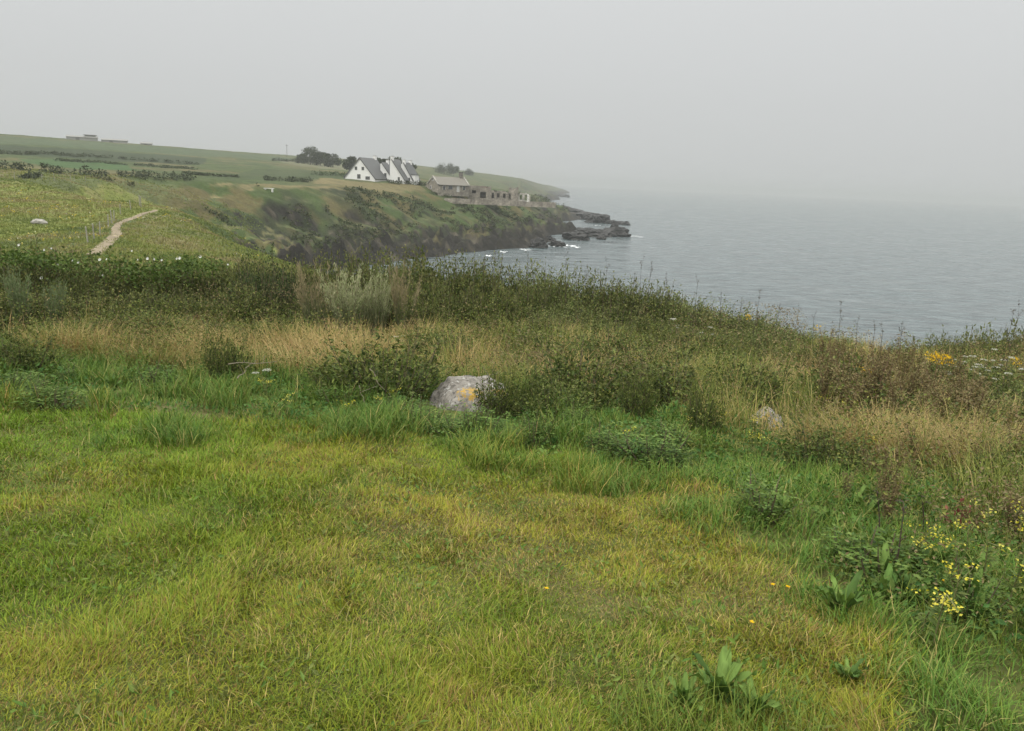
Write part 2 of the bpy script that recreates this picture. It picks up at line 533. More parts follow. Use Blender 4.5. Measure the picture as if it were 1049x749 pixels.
# the near turf soil
nearm = sst(40, 28, RR)[..., None]
soil = mixc(np.broadcast_to(np.array((0.072, 0.083, 0.022)), C.shape), (0.10, 0.088, 0.036), sst(0.6, 0.75, n4))
C = C * (1 - nearm) + soil * nearm
nr_, nc_ = GX.shape
idx = np.arange(nr_ * nc_).reshape(nr_, nc_)
q = np.stack([idx[:-1, :-1], idx[:-1, 1:], idx[1:, 1:], idx[1:, :-1]], -1).reshape(-1, 4)[:, ::-1]
V = np.stack([GX, GY, GZ], -1).reshape(-1, 3)
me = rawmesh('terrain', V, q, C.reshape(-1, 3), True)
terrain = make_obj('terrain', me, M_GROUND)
tag(terrain, 'grassy clifftop land falling to the sea and rising inland', 'terrain', kind='structure')

# ------------------------------------------------------------------ sea
m, nt, o = mat_base('sea water')
k = nt.links.new
b = nt.nodes.new('ShaderNodeBsdfPrincipled')
b.inputs['Base Color'].default_value = (0.05, 0.07, 0.068, 1)
b.inputs['Roughness'].default_value = 0.18
b.inputs['IOR'].default_value = 1.33
tc = nt.nodes.new('ShaderNodeTexCoord')
mp = nt.nodes.new('ShaderNodeMapping'); mp.inputs['Rotation'].default_value = (0, 0, math.radians(25)); mp.inputs['Scale'].default_value = (0.35, 1, 1)
k(tc.outputs['Object'], mp.inputs['Vector'])
prev = None
for s_, dist, st in ((0.06, 3.0, 0.7), (0.22, 1.8, 1.0), (0.9, 0.6, 1.0)):
    nz = nt.nodes.new('ShaderNodeTexNoise'); nz.inputs['Scale'].default_value = s_; nz.inputs['Detail'].default_value = 4
    bp = nt.nodes.new('ShaderNodeBump'); bp.inputs['Strength'].default_value = st; bp.inputs['Distance'].default_value = dist
    k(mp.outputs[0], nz.inputs['Vector']); k(nz.outputs['Fac'], bp.inputs['Height'])
    if prev: k(prev.outputs[0], bp.inputs['Normal'])
    prev = bp
k(prev.outputs[0], b.inputs['Normal'])
for s_, sock, lo, hi in ((0.16, 'Roughness', 0.04, 0.30), (0.5, 'Base Color', (0.020, 0.034, 0.037, 1), (0.085, 0.115, 0.118, 1))):
    nz = nt.nodes.new('ShaderNodeTexNoise'); nz.inputs['Scale'].default_value = s_; nz.inputs['Detail'].default_value = 5; nz.inputs['Roughness'].default_value = 0.65
    k(mp.outputs[0], nz.inputs['Vector'])
    if sock == 'Roughness':
        mr = nt.nodes.new('ShaderNodeMapRange'); mr.inputs['From Min'].default_value = .35; mr.inputs['From Max'].default_value = .65; mr.inputs['To Min'].default_value = lo; mr.inputs['To Max'].default_value = hi
        k(nz.outputs['Fac'], mr.inputs['Value']); k(mr.outputs[0], b.inputs[sock])
    else:
        rr_ = nt.nodes.new('ShaderNodeValToRGB'); rr_.color_ramp.elements[0].position = .36; rr_.color_ramp.elements[1].position = .62; rr_.color_ramp.elements[0].color = lo; rr_.color_ramp.elements[1].color = hi
        k(nz.outputs['Fac'], rr_.inputs[0]); k(rr_.outputs[0], b.inputs[sock])
k(b.outputs[0], o.inputs['Surface'])
SEA = 7500.0
me = rawmesh('sea', np.array([(-SEA, -600, 0), (SEA, -600, 0), (SEA, SEA, 0), (-SEA, SEA, 0)]), np.array([[0, 1, 2, 3]]))
tag(make_obj('sea', me, m), 'grey rippled sea reaching a hazy horizon', 'sea', kind='structure')

# ------------------------------------------------------------------ haze
m, nt, o = mat_base('sea haze')
pv = nt.nodes.new('ShaderNodeVolumePrincipled')
pv.inputs['Color'].default_value = (0.505, 0.522, 0.52, 1)
pv.inputs['Density'].default_value = 0.00041
nt.links.new(pv.outputs[0], o.inputs['Volume'])
a = Acc(); add_box(a, -7600, 7600, -700, 7600, -6.0, 50.0)
hz = a.build('haze', m)
tag(hz, 'thin pale sea haze over the whole bay', 'haze', kind='stuff')


# ------------------------------------------------------------------ path
pp = [(96,261),(106,252),(113,246),(120,240),(118,235),(121,230),(130,225.5),(142,221),(154,217.5),(160,215.5)]
H = np.array([hit(*t) for t in pp])
tt = np.linspace(0, len(H) - 1, 120)
cx = np.interp(tt, range(len(H)), H[:, 0]); cy = np.interp(tt, range(len(H)), H[:, 1])
for _ in range(3):
    cx[1:-1] = (cx[:-2] + cx[1:-1] + cx[2:]) / 3; cy[1:-1] = (cy[:-2] + cy[1:-1] + cy[2:]) / 3
tx, ty = np.gradient(cx), np.gradient(cy); ln = np.hypot(tx, ty); tx /= ln; ty /= ln
wd = np.interp(tt, [0, 4, 9], [0.58, 0.45, 0.3]) * (0.75 + 0.5 * fbm(tt * 0.8, tt * 0, 3, 3))
rows = []
for s_ in (-1, -0.5, 0, 0.5, 1):
    x = cx - ty * wd * s_ * 0.8; y = cy + tx * wd * s_ * 0.8
    rows.append(np.stack([x, y, ground(x, y) + 0.07 - 0.05 * abs(s_)], -1))
v = np.stack(rows, 1).reshape(-1, 3)
ii = np.arange(120 * 5).reshape(120, 5)
q = np.stack([ii[:-1, :-1], ii[:-1, 1:], ii[1:, 1:], ii[1:, :-1]], -1).reshape(-1, 4)
cc = np.broadcast_to(np.array((0.21, 0.175, 0.12)), v.shape) * rng.uniform(0.85, 1.1, (len(v), 1))
tag(make_obj('path', rawmesh('path', v, q, cc, True), M_PATH), 'bare sandy footpath winding through the meadow', 'path', kind='structure')

# ------------------------------------------------------------------ surf around the rocks
surf = Acc()
def foam(px, py, wpx, n=22):
    c = CAM + raydir(px, py) * (-CAM[2] / raydir(px, py)[2])
    D = math.hypot(c[0], c[1]); W = wpx * D / F
    for i in range(n):
        x = c[0] + rng.normal(0, W * 0.35); y = c[1] + rng.normal(0, W * 0.5)
        k_ = rng.integers(6, 9); an = np.sort(rng.uniform(0, 2 * np.pi, k_)); rr = W * rng.uniform(0.04, 0.16) * rng.uniform(0.6, 1.2, k_)
        v = np.stack([x + rr * np.cos(an) * 1.3, y + rr * np.sin(an) * 2.2, np.full(k_, 0.05 + 0.002 * i)], -1)
        surf.add(v, [(0, j, j + 1) for j in range(1, k_ - 1)], (0.75, 0.78, 0.78))
for t in ((568,252,10),(582,252,14),(590,253,8),(538,256,8),(515,258,8),(648,242,9),(655,243,5),(603,228,7),(612,231,5),(570,197,5),(575,200,4),(585,205,4),(500,262,8),(632,230,4),(592,246,8)):
    foam(*t)
tag(surf.build('surf', tint_mat('white foam', 0.7, 2, 0.05)), 'white surf breaking round the low rocks', 'surf', kind='stuff')
# ------------------------------------------------------------------ white gabled houses across the bay
WHITE = (0.66, 0.66, 0.64); SLATE = (0.085, 0.088, 0.086); DARK = (0.07, 0.072, 0.072)
def gable_window(acc_f, acc_p, x, z, ww, hh, y):
    """a frame standing 4 cm proud of a wall whose outer face is at y (facing -y), with a dark pane in it"""
    t = 0.09
    add_box(acc_f, x - ww/2 - t, x + ww/2 + t, y - 0.05, y + 0.02, z - t, z, WHITE)
    add_box(acc_f, x - ww/2 - t, x + ww/2 + t, y - 0.05, y + 0.02, z + hh, z + hh + t, WHITE)
    add_box(acc_f, x - ww/2 - t, x - ww/2, y - 0.05, y + 0.02, z, z + hh, WHITE)
    add_box(acc_f, x + ww/2, x + ww/2 + t, y - 0.05, y + 0.02, z, z + hh, WHITE)
    add_box(acc_p, x - ww/2, x + ww/2, y - 0.02, y + 0.01, z, z + hh, DARK)

def gable_house(name, wdt, hgt, eave, ln, windows, door=None, chim=(0.5,), wing=None, xl=None):
    """gable faces -y; ridge runs along +y"""
    root = empty(name)
    a = Acc(); hw = wdt / 2
    if xl is None: add_prism(a, [(-hw, -1.5), (hw, -1.5), (hw, eave), (0, hgt), (-hw, eave)], 0, ln, WHITE)
    else: add_prism(a, [(-xl, -1.5), (hw, -1.5), (hw, eave), (0, hgt), (-xl, hgt - .15)], 0, ln, WHITE)
    wall = a.build('wall', M_WALLW, root)
    a = Acc()
    th, ov = 0.28, 0.35
    dx, dz = hw, hgt - eave; l = math.hypot(dx, dz); nx, nz = dz / l, dx / l
    for s in ((-1, 1) if xl is None else (1,)):
        e0 = (s * (hw + dx / l * ov), eave - dz / l * ov); p0 = (0, hgt)
        poly = [(e0[0] + s * nx * 0.01, e0[1] + nz * 0.01), (p0[0], p0[1] + 0.01), (p0[0], p0[1] + th / nz), (e0[0] + s * nx * th, e0[1] + nz * th)]
        add_prism(a, poly, -ov, ln + ov, SLATE)
    roof = a.build('roof', M_SLATE, root)
    for cy in chim:
        a = Acc(); y = ln * cy
        add_box(a, -0.45, 0.45, y - 0.7, y + 0.7, hgt - 0.6, hgt + 1.25, WHITE)
        add_box(a, -0.52, 0.52, y - 0.77, y + 0.77, hgt + 1.25, hgt + 1.4, (0.4, 0.38, 0.36))
        a.build('chimney', M_WALLW, roof)
    for (x, z, ww, hh) in windows:
        af, ap = Acc(), Acc(); gable_window(af, ap, x, z, ww, hh, 0)
        wi = af.build('window', M_WALLW, root); ap.build('pane', M_GLASS, wi)
    if door:
        a = Acc(); add_box(a, door[0] - 0.5, door[0] + 0.5, -0.04, 0.02, -0.2, 2.0, (0.12, 0.14, 0.16)); a.build('door', M_WOOD, root)
    if wing:
        a = Acc(); add_box(a, hw - 0.5, hw + wing, 0.6, ln * 0.6, -1.5, 2.6, WHITE); a.build('wing_wall', M_WALLW, root)
        a = Acc(); add_box(a, hw - 0.5, hw + wing + 0.2, 0.4, ln * 0.6 + 0.2, 2.6, 2.8, SLATE); a.build('wing_roof', M_SLATE, root)
    return root

def setat(o, px, py, D, yaw_off, dz=0.0):
    p = P(px, py, D)
    az = math.atan2(p[0], p[1])
    o.location = (p[0], p[1], gz(p[0], p[1]) + dz)
    o.rotation_euler = (0, 0, -az + yaw_off)
    return o

hA = gable_house('gabled_house', 11.4, 7.0, 0.4, 13, [(-1.4, 3.1, 0.95, 1.15), (1.2, 3.1, 0.95, 1.15), (-0.3, 0.2, 1.3, 1.5), (3.0, 0.0, 1.7, 1.1)], None, (0.93,))
tag(setat(hA, 368.5, 185, 285, math.radians(-26), 0.2), 'white house with a broad slate roof, its two upper windows facing the sea', 'house', 'white houses above the cove')
hB = gable_house('gabled_house', 6.4, 5.6, 1.2, 9, [(1.3, 0.3, 0.9, 2.0)], None, (0.85,), xl=0.5)
tag(setat(hB, 391, 186, 292, math.radians(-16), 0.2), 'small white half-gabled house tucked against the slate roof of the broad one', 'house', 'white houses above the cove')
hC = gable_house('gabled_house', 9.4, 7.2, 0.6, 9, [(2.7, 0.3, 0.8, 1.2)], None, (0.08,), xl=0.6)
tag(setat(hC, 401, 186.8, 290, math.radians(-18), 0.2), 'tall white half-gabled house between the two smaller white gables', 'house', 'white houses above the cove')
hD = gable_house('gabled_house', 6.6, 6.4, 0.9, 9, [(2.2, 0.4, 0.7, 1.2)], None, (0.08, 0.9), wing=0.8, xl=0.9)
tag(setat(hD, 413.2, 187, 294, math.radians(-18), 0.2), 'white half-gabled house with a low flat wing, nearest the stone cottage', 'house', 'white houses above the cove')

# ------------------------------------------------------------------ stone cottage and ruin on the cliff
ST = (0.21, 0.19, 0.155); STD = (0.16, 0.145, 0.125); ROOFG = (0.15, 0.14, 0.115)
root = empty('stone_cottage')
a = Acc(); hw = 3.6; ln = 13.0; eave = 2.3; hg = 4.8
add_prism(a, [(-hw, -1.5), (hw, -1.5), (hw, eave), (0, hg), (-hw, eave)], 0, ln, ST)
a.build('wall', M_STONE, root)
a = Acc()
l = math.hypot(hw, hg - eave); nx, nz = (hg - eave) / l, hw / l
for s in (-1, 1):
    e0 = (s * (hw + 0.25), eave - 0.22)
    add_prism(a, [(e0[0], e0[1] + 0.01), (0, hg + 0.01), (0, hg + 0.3), (e0[0] + s * nx * 0.25, e0[1] + nz * 0.25)], 0.35, ln - 0.35, ROOFG)
rf = a.build('roof', M_SLATE, root)
for y0, y1 in ((-0.25, 0.34), (ln - 0.34, ln + 0.25)):
    a = Acc()
    for s in (-1, 1):
        add_prism(a, [(s * (hw + 0.1), eave - 0.1), (0, hg), (0, hg + 0.55), (s * (hw + 0.35), eave + 0.2)], y0 + (0.002 if s > 0 else 0), y1 + (0.002 if s > 0 else 0), (0.26, 0.25, 0.22))
    a.build('gable_coping', M_STONE, root)
a = Acc(); add_box(a, -0.45, 0.45, ln - 1.9, ln - 0.7, hg - 0.4, hg + 2.0, STD); add_box(a, -0.55, 0.55, ln - 2.0, ln - 0.6, hg + 2.0, hg + 2.2, (0.1, 0.1, 0.1)); a.build('chimney', M_STONE, rf)
for y, z, ww, hh, nm, cc in ((2.6, 0.6, 1.0, 1.3, 'window', DARK), (5.2, 0.8, 1.8, 1.2, 'window', DARK), (8.4, 0.0, 1.0, 2.0, 'door', (0.5, 0.5, 0.47)), (10.9, 0.7, 1.0, 1.3, 'window', DARK)):
    a = Acc(); x = hw
    for b_ in ((y - ww/2 - .14, y + ww/2 + .14, z + hh, z + hh + .2), (y - ww/2 - .14, y - ww/2, z, z + hh), (y + ww/2, y + ww/2 + .14, z, z + hh)):
        add_box(a, x - 0.02, x + 0.06, b_[0], b_[1], b_[2], b_[3], (0.4, 0.38, 0.34))
    wi = a.build(nm, M_STONE, root)
    a = Acc(); add_box(a, x - 0.01, x + 0.025, y - ww/2, y + ww/2, z, z + hh, cc); a.build('pane' if nm == 'window' else 'door_leaf', M_GLASS, wi)
for z, x in ((0.8, -1.4), (3.6, 0.0)):
    af, ap = Acc(), Acc(); gable_window(af, ap, x, z, 0.8, 1.0, 0)
    wi = af.build('window', M_STONE, root); ap.build('pane', M_GLASS, wi)
a = Acc(); add_prism(a, [(-hw - 4.2, -1.5), (-hw, -1.5), (-hw, 3.4), (-hw - 4.2, 1.0)], 0.8, 7, ST); a.build('lean_to', M_STONE, root)
tag(setat(root, 443, 207.5, 290, math.radians(-60), 0.1), 'grey stone cottage with pale gable copings on the cliff top', 'house')

root = empty('stone_ruin')
def ragged(a, x0, x1, y0, y1, z0, h, c):
    n = max(1, int((x1 - x0) / .9)); xs = np.linspace(x0, x1, n + 1)
    for i in range(n):
        k_ = .004 * (i % 2)
        add_box(a, xs[i], xs[i + 1], y0 + k_, y1 - k_, z0, h + rng.uniform(-.7, .25), np.array(c) * rng.uniform(.85, 1.1))
def holed_wall(x0, x1, h, openings, y0, y1, z0=-1.5, c=ST):
    """a wall along x with real openings (x, width, sill, head)"""
    a = Acc(); x = x0
    for (ox, ow, zs, zt) in openings:
        if ox - ow / 2 > x: ragged(a, x, ox - ow / 2, y0, y1, z0, h, c)
        add_box(a, ox - ow / 2, ox + ow / 2, y0 + 0.01, y1 - 0.01, z0, zs, c)
        add_box(a, ox - ow / 2, ox + ow / 2, y0 + 0.01, y1 - 0.01, zt, h - 0.02, c)
        x = ox + ow / 2
    ragged(a, x, x1, y0, y1, z0, h, c)
    return a
a = holed_wall(0, 8.2, 4.6, [(2.2, 1.6, 1.8, 2.9), (5.6, 2.2, 0.2, 2.4)], 0, 0.7)
add_box(a, 4.6, 7.4, -0.06, 0.76, 4.0, 4.25, (0.2, 0.15, 0.115))
add_box(a, 0, 0.7, 0.7, 7, -1.5, 4.5, ST); add_box(a, 7.5, 8.2, 0.7, 7, -1.5, 4.5, ST); add_box(a, 0.7, 7.5, 6.3, 7, -1.5, 4.4, (.06, .06, .045)); add_box(a, .71, 7.49, 1.4, 1.6, -1, 4.2, (.06, .055, .045))  # rear wall and inner slab coloured dark: painted shade of the interior
a.build('front_wall', M_STONE, root)
a = holed_wall(8.2, 15.0, 3.1, [(9.2, 0.9, 0.3, 2.3), (11.2, 1.0, 0.6, 2.2), (13.4, 1.0, 0.6, 2.2)], 0.1, 0.7)
b_ = Acc(); add_box(b_, 8.2, 15, 1.9, 2.4, -1.5, 2.7, (.06, .055, .045)); b_.build('painted_shade_wall', M_STONE, root)  # backing added behind the openings, interior shade put into its dark colour
a.build('long_wall', M_STONE, root)
a = holed_wall(15.0, 18.6, 4.4, [(15.5, 0.8, 0.0, 2.2)], -0.2, 0.8)
add_box(a, 15.0, 15.7, 0.8, 6, -1.5, 4.1, ST); add_box(a, 17.9, 18.6, 0.8, 6, -1.5, 4.2, ST)
a.build('end_block', M_STONE, root)
a = holed_wall(18.6, 23.0, 2.7, [(19.6, 0.9, 0.2, 2.0), (21.4, 0.9, 0.0, 2.0)], 0.1, 0.7, c=(0.33, 0.31, 0.27))
add_box(a, 21.9, 22.5, 0.0, 0.09, -0.5, 2.4, (0.55, 0.54, 0.5))
a.build('low_wall', M_STONE, root)
for x in (18.3, 19.5):
    a = Acc(); add_tube(a, [(x, 1.0, 2.0), (x, 1.0, 7.0)], 0.07, (0.2, 0.2, 0.19)); a.build('pole', M_WOOD, root)
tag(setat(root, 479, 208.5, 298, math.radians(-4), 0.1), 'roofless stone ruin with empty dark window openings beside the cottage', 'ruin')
a = Acc()
v_ = [(0, 0), (38, 0)]
for i in range(26):
    x = i * 1.5
    add_box(a, x, x + 1.5, -0.25 - rng.uniform(0, .06), 0.25 + rng.uniform(0, .06), -1.2, 0.55 + rng.uniform(-.12, .15), np.array(ST) * rng.uniform(0.8, 1.2))
o = a.build('boundary_wall', M_STONE)
tag(setat(o, 455, 210, 283, math.radians(-6), 0.0), 'low dry stone wall running in front of the cottage and ruin', 'wall')

# ------------------------------------------------------------------ farm buildings on the skyline
def shed(name, ln, wdt, h, rh, c=(0.24, 0.245, 0.225), rc=(0.19, 0.19, 0.175), box=None):
    root = empty(name)
    a = Acc(); add_box(a, 0, ln, 0, wdt, -2, h, c)
    a.build('wall', M_WALLW, root)
    a = Acc(); v = [(-.3, -.3, h), (ln + .3, -.3, h), (ln + .3, wdt + .3, h), (-.3, wdt + .3, h), (-.3, wdt/2, h + rh), (ln + .3, wdt/2, h + rh)]
    a.add(v, [(0,1,5),(0,5,4),(2,3,4),(2,4,5),(0,4,3),(1,2,5),(0,3,2),(0,2,1)], np.array(rc)); a.build('roof', M_SLATE, root)
    a = Acc()
    add_box(a, ln * .3, ln * .3 + 2, -0.05, 0.02, -0.5, h * .75, (.12, .12, .11)); a.build('door', M_WOOD, root)
    if box:
        a = Acc(); add_box(a, box, box + 6, wdt * .3, wdt * .8, h, h + rh + .6, c); add_box(a, box - .8, box + 6.8, wdt * .25, wdt * .85, h + rh + .6, h + rh + .8, rc); a.build('tower', M_WALLW, root)
    return root
def skyset(o, px, py, D):
    q = hit(px, py); a_, R_ = polar(q)
    p = P(px, py, D); o.location = (p[0], p[1], gz(p[0], p[1])); o.rotation_euler = (0, 0, -math.atan2(p[0], p[1]) - 0.05); return o
tag(skyset(shed('farm_building', 17, 10, 1.7, 1.0, box=10), 68, 144, 570), 'long grey farm building with a raised square block on the skyline', 'farm building', 'farm buildings on the skyline')
tag(skyset(shed('farm_building', 15, 9, 1.5, 1.0), 104, 147, 585), 'low grey barn right beside the building with a raised block', 'farm building', 'farm buildings on the skyline')
tag(skyset(shed('farm_building', 7, 8, .8, 1.0), 144, 149.5, 600), 'smallest grey shed alone on the skyline beyond the barn', 'farm building', 'farm buildings on the skyline')

# ------------------------------------------------------------------ utility pole
p = P(294, 162, 660); g = gz(p[0], p[1])
root = empty('utility_pole', (p[0], p[1], g))
a = Acc(); add_tube(a, [(0, 0, -1), (0, 0, 9.5)], (0.2, 0.14), (0.12, 0.1, 0.09)); a.build('pole', M_WOOD, root)
a = Acc(); add_box(a, -1.0, 1.0, -0.08, 0.08, 8.6, 8.8, (0.12, 0.1, 0.09)); a.build('crossarm', M_WOOD, root)
tag(root, 'thin wooden utility pole on the skyline left of the trees', 'utility pole')

# ------------------------------------------------------------------ trees and far hedges
def crown_leaves(acc, centre, rad, n, size, cols, wts=None):
    d = rng.normal(size=(n, 3)); d /= np.linalg.norm(d, axis=1, keepdims=True)
    r = rng.uniform(0, 1, n) ** 0.45
    p = centre + d * r[:, None] * np.array(rad)
    dirs = d + rng.normal(size=(n, 3)) * 0.7
    add_leaves(acc, p, dirs, size * rng.uniform(0.7, 1.3, n), size * 0.7 * rng.uniform(0.7, 1.3, n), pal(n, cols, wts))
TREEC = [(0.04, 0.053, 0.027), (0.05, 0.062, 0.032), (0.058, 0.07, 0.038)]
def far_tree(h, wdt, lobes, lean=0.0):
    root = empty('tree')
    a = Acc(); add_tube(a, [(0, 0, -0.6), (lean * .3, 0, h * .3), (lean * .6, 0, h * .6)], (0.28, 0.2, 0.1), (0.08, 0.065, 0.05))
    for i in range(5):
        an = rng.uniform(0, 6.28); add_tube(a, [(lean * .3, 0, h * .25), (math.cos(an) * wdt * .3 + lean * .6, math.sin(an) * wdt * .3, h * .7)], (0.12, 0.05), (0.08, 0.065, 0.05), 4)
    a.build('trunk', M_STEM, root)
    a = Acc()
    for i in range(lobes):
        c = np.array([rng.uniform(-.42, .42) * wdt + lean, rng.uniform(-.35, .35) * wdt, h * rng.uniform(.18, .86)])
        s_ = rng.uniform(.2, .34) * wdt * (1.2 - c[2] / h * .55)
        crown_leaves(a, c, (s_, s_, min(s_ * .8, h * .3)), 130, 0.75, TREEC)
    a.build('crown', M_HEDGE, root)
    return root
def ctree(px, ptop, pbase, wpx, D, lab, lobes=12, lean=0.0):
    sc = D / F
    p = P(px, pbase, D); g = gz(p[0], p[1])
    top = P(px, ptop, D)[2]
    h = max(top - g, 2.5)
    o = far_tree(h, wpx * sc * 1.15, lobes + 6, lean); o.location = (p[0], p[1], g)
    tag(o, lab, 'tree', 'trees on the far skyline')
ctree(318, 150, 164, 16, 520, 'tallest hazy tree on the skyline, left of the white houses', 16, 0.8)
ctree(309, 156, 163, 8, 525, 'small rounded tree at the left end of the skyline trees', 9)
ctree(328, 155, 164, 10, 522, 'mid-sized tree close beside the tallest skyline tree', 10)
ctree(341, 158, 166, 12, 500, 'broad low tree between the tallest tree and the white houses', 12)
ctree(357.5, 160.5, 170, 9, 420, 'tree just behind the left roof slope of the broad white house', 10)
ctree(376, 164, 172, 8, 400, 'tree peeping over the ridge of the broad white house', 9)
ctree(390, 161.5, 172, 8, 400, 'tree over the ridge beside the house chimney', 9)
ctree(401, 160, 173, 12, 410, 'tallest tree behind the row of white gables', 12)
ctree(411, 162.5, 174, 10, 415, 'tree behind the white gable nearest the cottage', 10)
ctree(420, 166, 176, 9, 415, 'low tree past the end of the white houses', 9)
ctree(455, 166.5, 174.5, 16, 760, 'pair-crowned tree alone on the ridge above the cottage', 14)
ctree(465, 170, 175.5, 10, 770, 'lower tree leaning against the lone ridge tree', 9)
ctree(480, 172.5, 177, 8, 900, 'last small tree down the ridge towards the sea', 8)
ctree(471, 181, 195, 5, 330, 'thin dark tree behind the stone cottage chimney', 8)

def hedge(pts, hpx, lab, D=None, dens=1.0, cols=TREEC, size=0.5):
    """a clumpy hedge along points on the ground"""
    H = np.array([hit(*t) for t in pts])
    a = Acc(); L_ = 0
    for i in range(len(H) - 1):
        p0, p1 = H[i], H[i + 1]
        ln = float(np.hypot(*(p1 - p0)[:2])); n = max(int(ln / 1.3 * dens), 2)
        for j in range(n):
            p = p0 + (p1 - p0) * ((j + rng.uniform(0, 1)) / n)
            D_ = math.hypot(p[0], p[1]); h = hpx * D_ / F * rng.uniform(.65, 1.2)
            x = p[0] + rng.normal(0, .6); y = p[1] + rng.normal(0, .6); z = gz(x, y)
            crown_leaves(a, np.array([x, y, z + h * .45]), (1.3, 1.1, h * .55), int(46), size, cols)
    o = a.build('hedge', M_HEDGE)
    return tag(o, lab, 'hedge', 'hedges between the far fields')
hedge([(-25,172),(0,172.5),(40,176),(80,179.5),(110,181)], 6.5, 'dark tall hedge along the upper edge of the meadow at far left')
hedge([(126,181),(150,182),(175,183),(196,183.5)], 5.5, 'dark thick hedge ending above the bend of the footpath')
hedge([(15,182),(30,181),(46,181.5)], 2.5, 'low brown hedge behind the fence posts of the meadow')
hedge([(-10,157),(40,158),(90,160.5),(150,165),(205,169)], 2.6, 'long hedge halfway up the hill under the farm buildings', dens=.7)
hedge([(55,165),(100,166.5),(150,170),(200,174)], 1.8, 'thin hedge crossing the green hill field', dens=.7)
hedge([(268,184.5),(290,185.5),(320,186)], 4, 'dark hedge at the edge of the dry field left of the houses')
hedge([(322,179),(340,180),(356,181.5)], 3.5, 'bushy hedge running up to the broad white house', cols=[(0.05,0.075,0.03),(0.06,0.085,0.035)])
hedge([(398,188),(415,188.6),(430,189.8),(447,192)], 3.2, 'hedge in front of the white gables running down to the cottage')
hedge([(280,165),(310,165.5),(345,169)], 2.6, 'hedge under the skyline trees', dens=.8)
hedge([(245,182),(205,180),(190,178)], 2.0, 'thin hedge across the slope above the cove', dens=.8)
hedge([(95,182),(108,184.5),(128,188)], 2.2, 'rough low hedge between the fence posts and the footpath', cols=[(0.07,0.085,0.035),(0.1,0.1,0.045)])

# ------------------------------------------------------------------ fence posts
def post(h):
    a = Acc()
    add_tube(a, [(0, 0, -0.4), (0.0, 0, h * .5), (0.01, 0, h - .04), (0.01, 0, h)], (0.055, 0.05, 0.048, 0.02), (0.25, 0.24, 0.19), 7)
    return a.build('fence_post', M_WOOD)
pr = Proto(post(1.15))
def put_post(px, py, lab, grp, s=1.0):
    q = hit(px, py); pr.place(tuple(q), rng.uniform(0, 6), (1, 1, s), lab, 'fence post', grp, (rng.normal(0, .05), rng.normal(0, .05)))
for i, (px, py, s) in enumerate(((15,184.5,1),(43,184.8,.9),(56,185,1),(72.5,185.4,1),(76,185.4,.9),(88,186,.85))):
    put_post(px, py, ('pale fence post in the row along the top of the meadow' if i not in (0,) else 'pale fence post nearest the left end of the meadow row'), 'posts along the top of the meadow', s)
for i, (px, py, s) in enumerate(((90,249,1),(96.5,245,1),(102.5,241.5,.95),(111,232.5,.95),(115,229.5,1.1),(117,227,.9),(123.5,220.5,.95),(134,215,.9),(143,211,1.1),(144.6,212.5,1.1))):
    lab = 'pale fence post standing along the left side of the footpath'
    if i == 0: lab = 'pale fence post at the foot of the path row, just above the hedge'
    put_post(px, py, lab, 'posts beside the footpath', s)

# ------------------------------------------------------------------ stones and slabs far off
def ico(sub):
    import bmesh
    bm = bmesh.new(); bmesh.ops.create_icosphere(bm, subdivisions=sub, radius=1.0)
    v = np.array([p.co[:] for p in bm.verts]); t = np.array([[q.index for q in f.verts] for f in bm.faces]); bm.free()
    return v, t
IC5, IC4, IC3 = ico(5), ico(4), ico(3)
def n3(v, s, seed, o=4): return (fbm(v[:, 0] * s + 5.2, v[:, 1] * s + v[:, 2] * s * .7, seed, o) + fbm(v[:, 2] * s + 1.7, v[:, 0] * s * .6 - v[:, 1] * s, seed + 9, o)) / 2
def rock_mesh(base, rad, seed, rough=.5, flat=0.0, c=(0.05, 0.048, 0.043)):
    v, t = base; v = v.copy()
    # cut by random planes to give flat faces
    r = np.random.default_rng(seed)
    for _ in range(14):
        d = r.normal(size=3); d /= np.linalg.norm(d); h = r.uniform(.62, .9)
        e_ = v @ d - h; v = v - np.maximum(e_, 0)[:, None] * d * .9
    v = v * (1 + (n3(v, 2.2, seed) - .5) * rough)[:, None]
    v = v * (1 + (n3(v, 7, seed + 3) - .5) * rough * .35)[:, None]
    v = v * np.array(rad)
    n_ = n3(v, 1.5 / max(rad), seed + 5)[:, None]
    cc = np.array(c) * (0.7 + 0.9 * sst(.35, .7, n_))
    return rawmesh('rock', v, t, cc, False)
M_ROCK = tint_mat('wet dark rock', 0.7, 1.2, 0.4, 0.7, 2.5, 0.2, 0.3)
q = hit(41, 229.5)
o = make_obj('pale_rock', rock_mesh(IC3, (0.75, 0.5, 0.36), 3, .9, c=(0.26, 0.25, 0.22)), M_STONE); o.location = (q[0], q[1], q[2] + .12)
tag(o, 'pale rock lying alone in the yellow-green meadow', 'rock')
q = hit(275.5, 195.2)
a = Acc(); add_box(a, -1.25, 1.25, -.3, .3, .45, .6, (0.6, 0.6, 0.56))
o = empty('stone_bench', (q[0], q[1], q[2]), .1)
a.build('seat', M_STONE, o)
for x in (-.85, .85):
    a = Acc(); add_box(a, x - .2, x + .2, -.25, .25, -.4, .449, (0.5, 0.5, 0.47)); a.build('leg', M_STONE, o)
tag(o, 'pale stone bench at the top of the cove slope', 'bench')
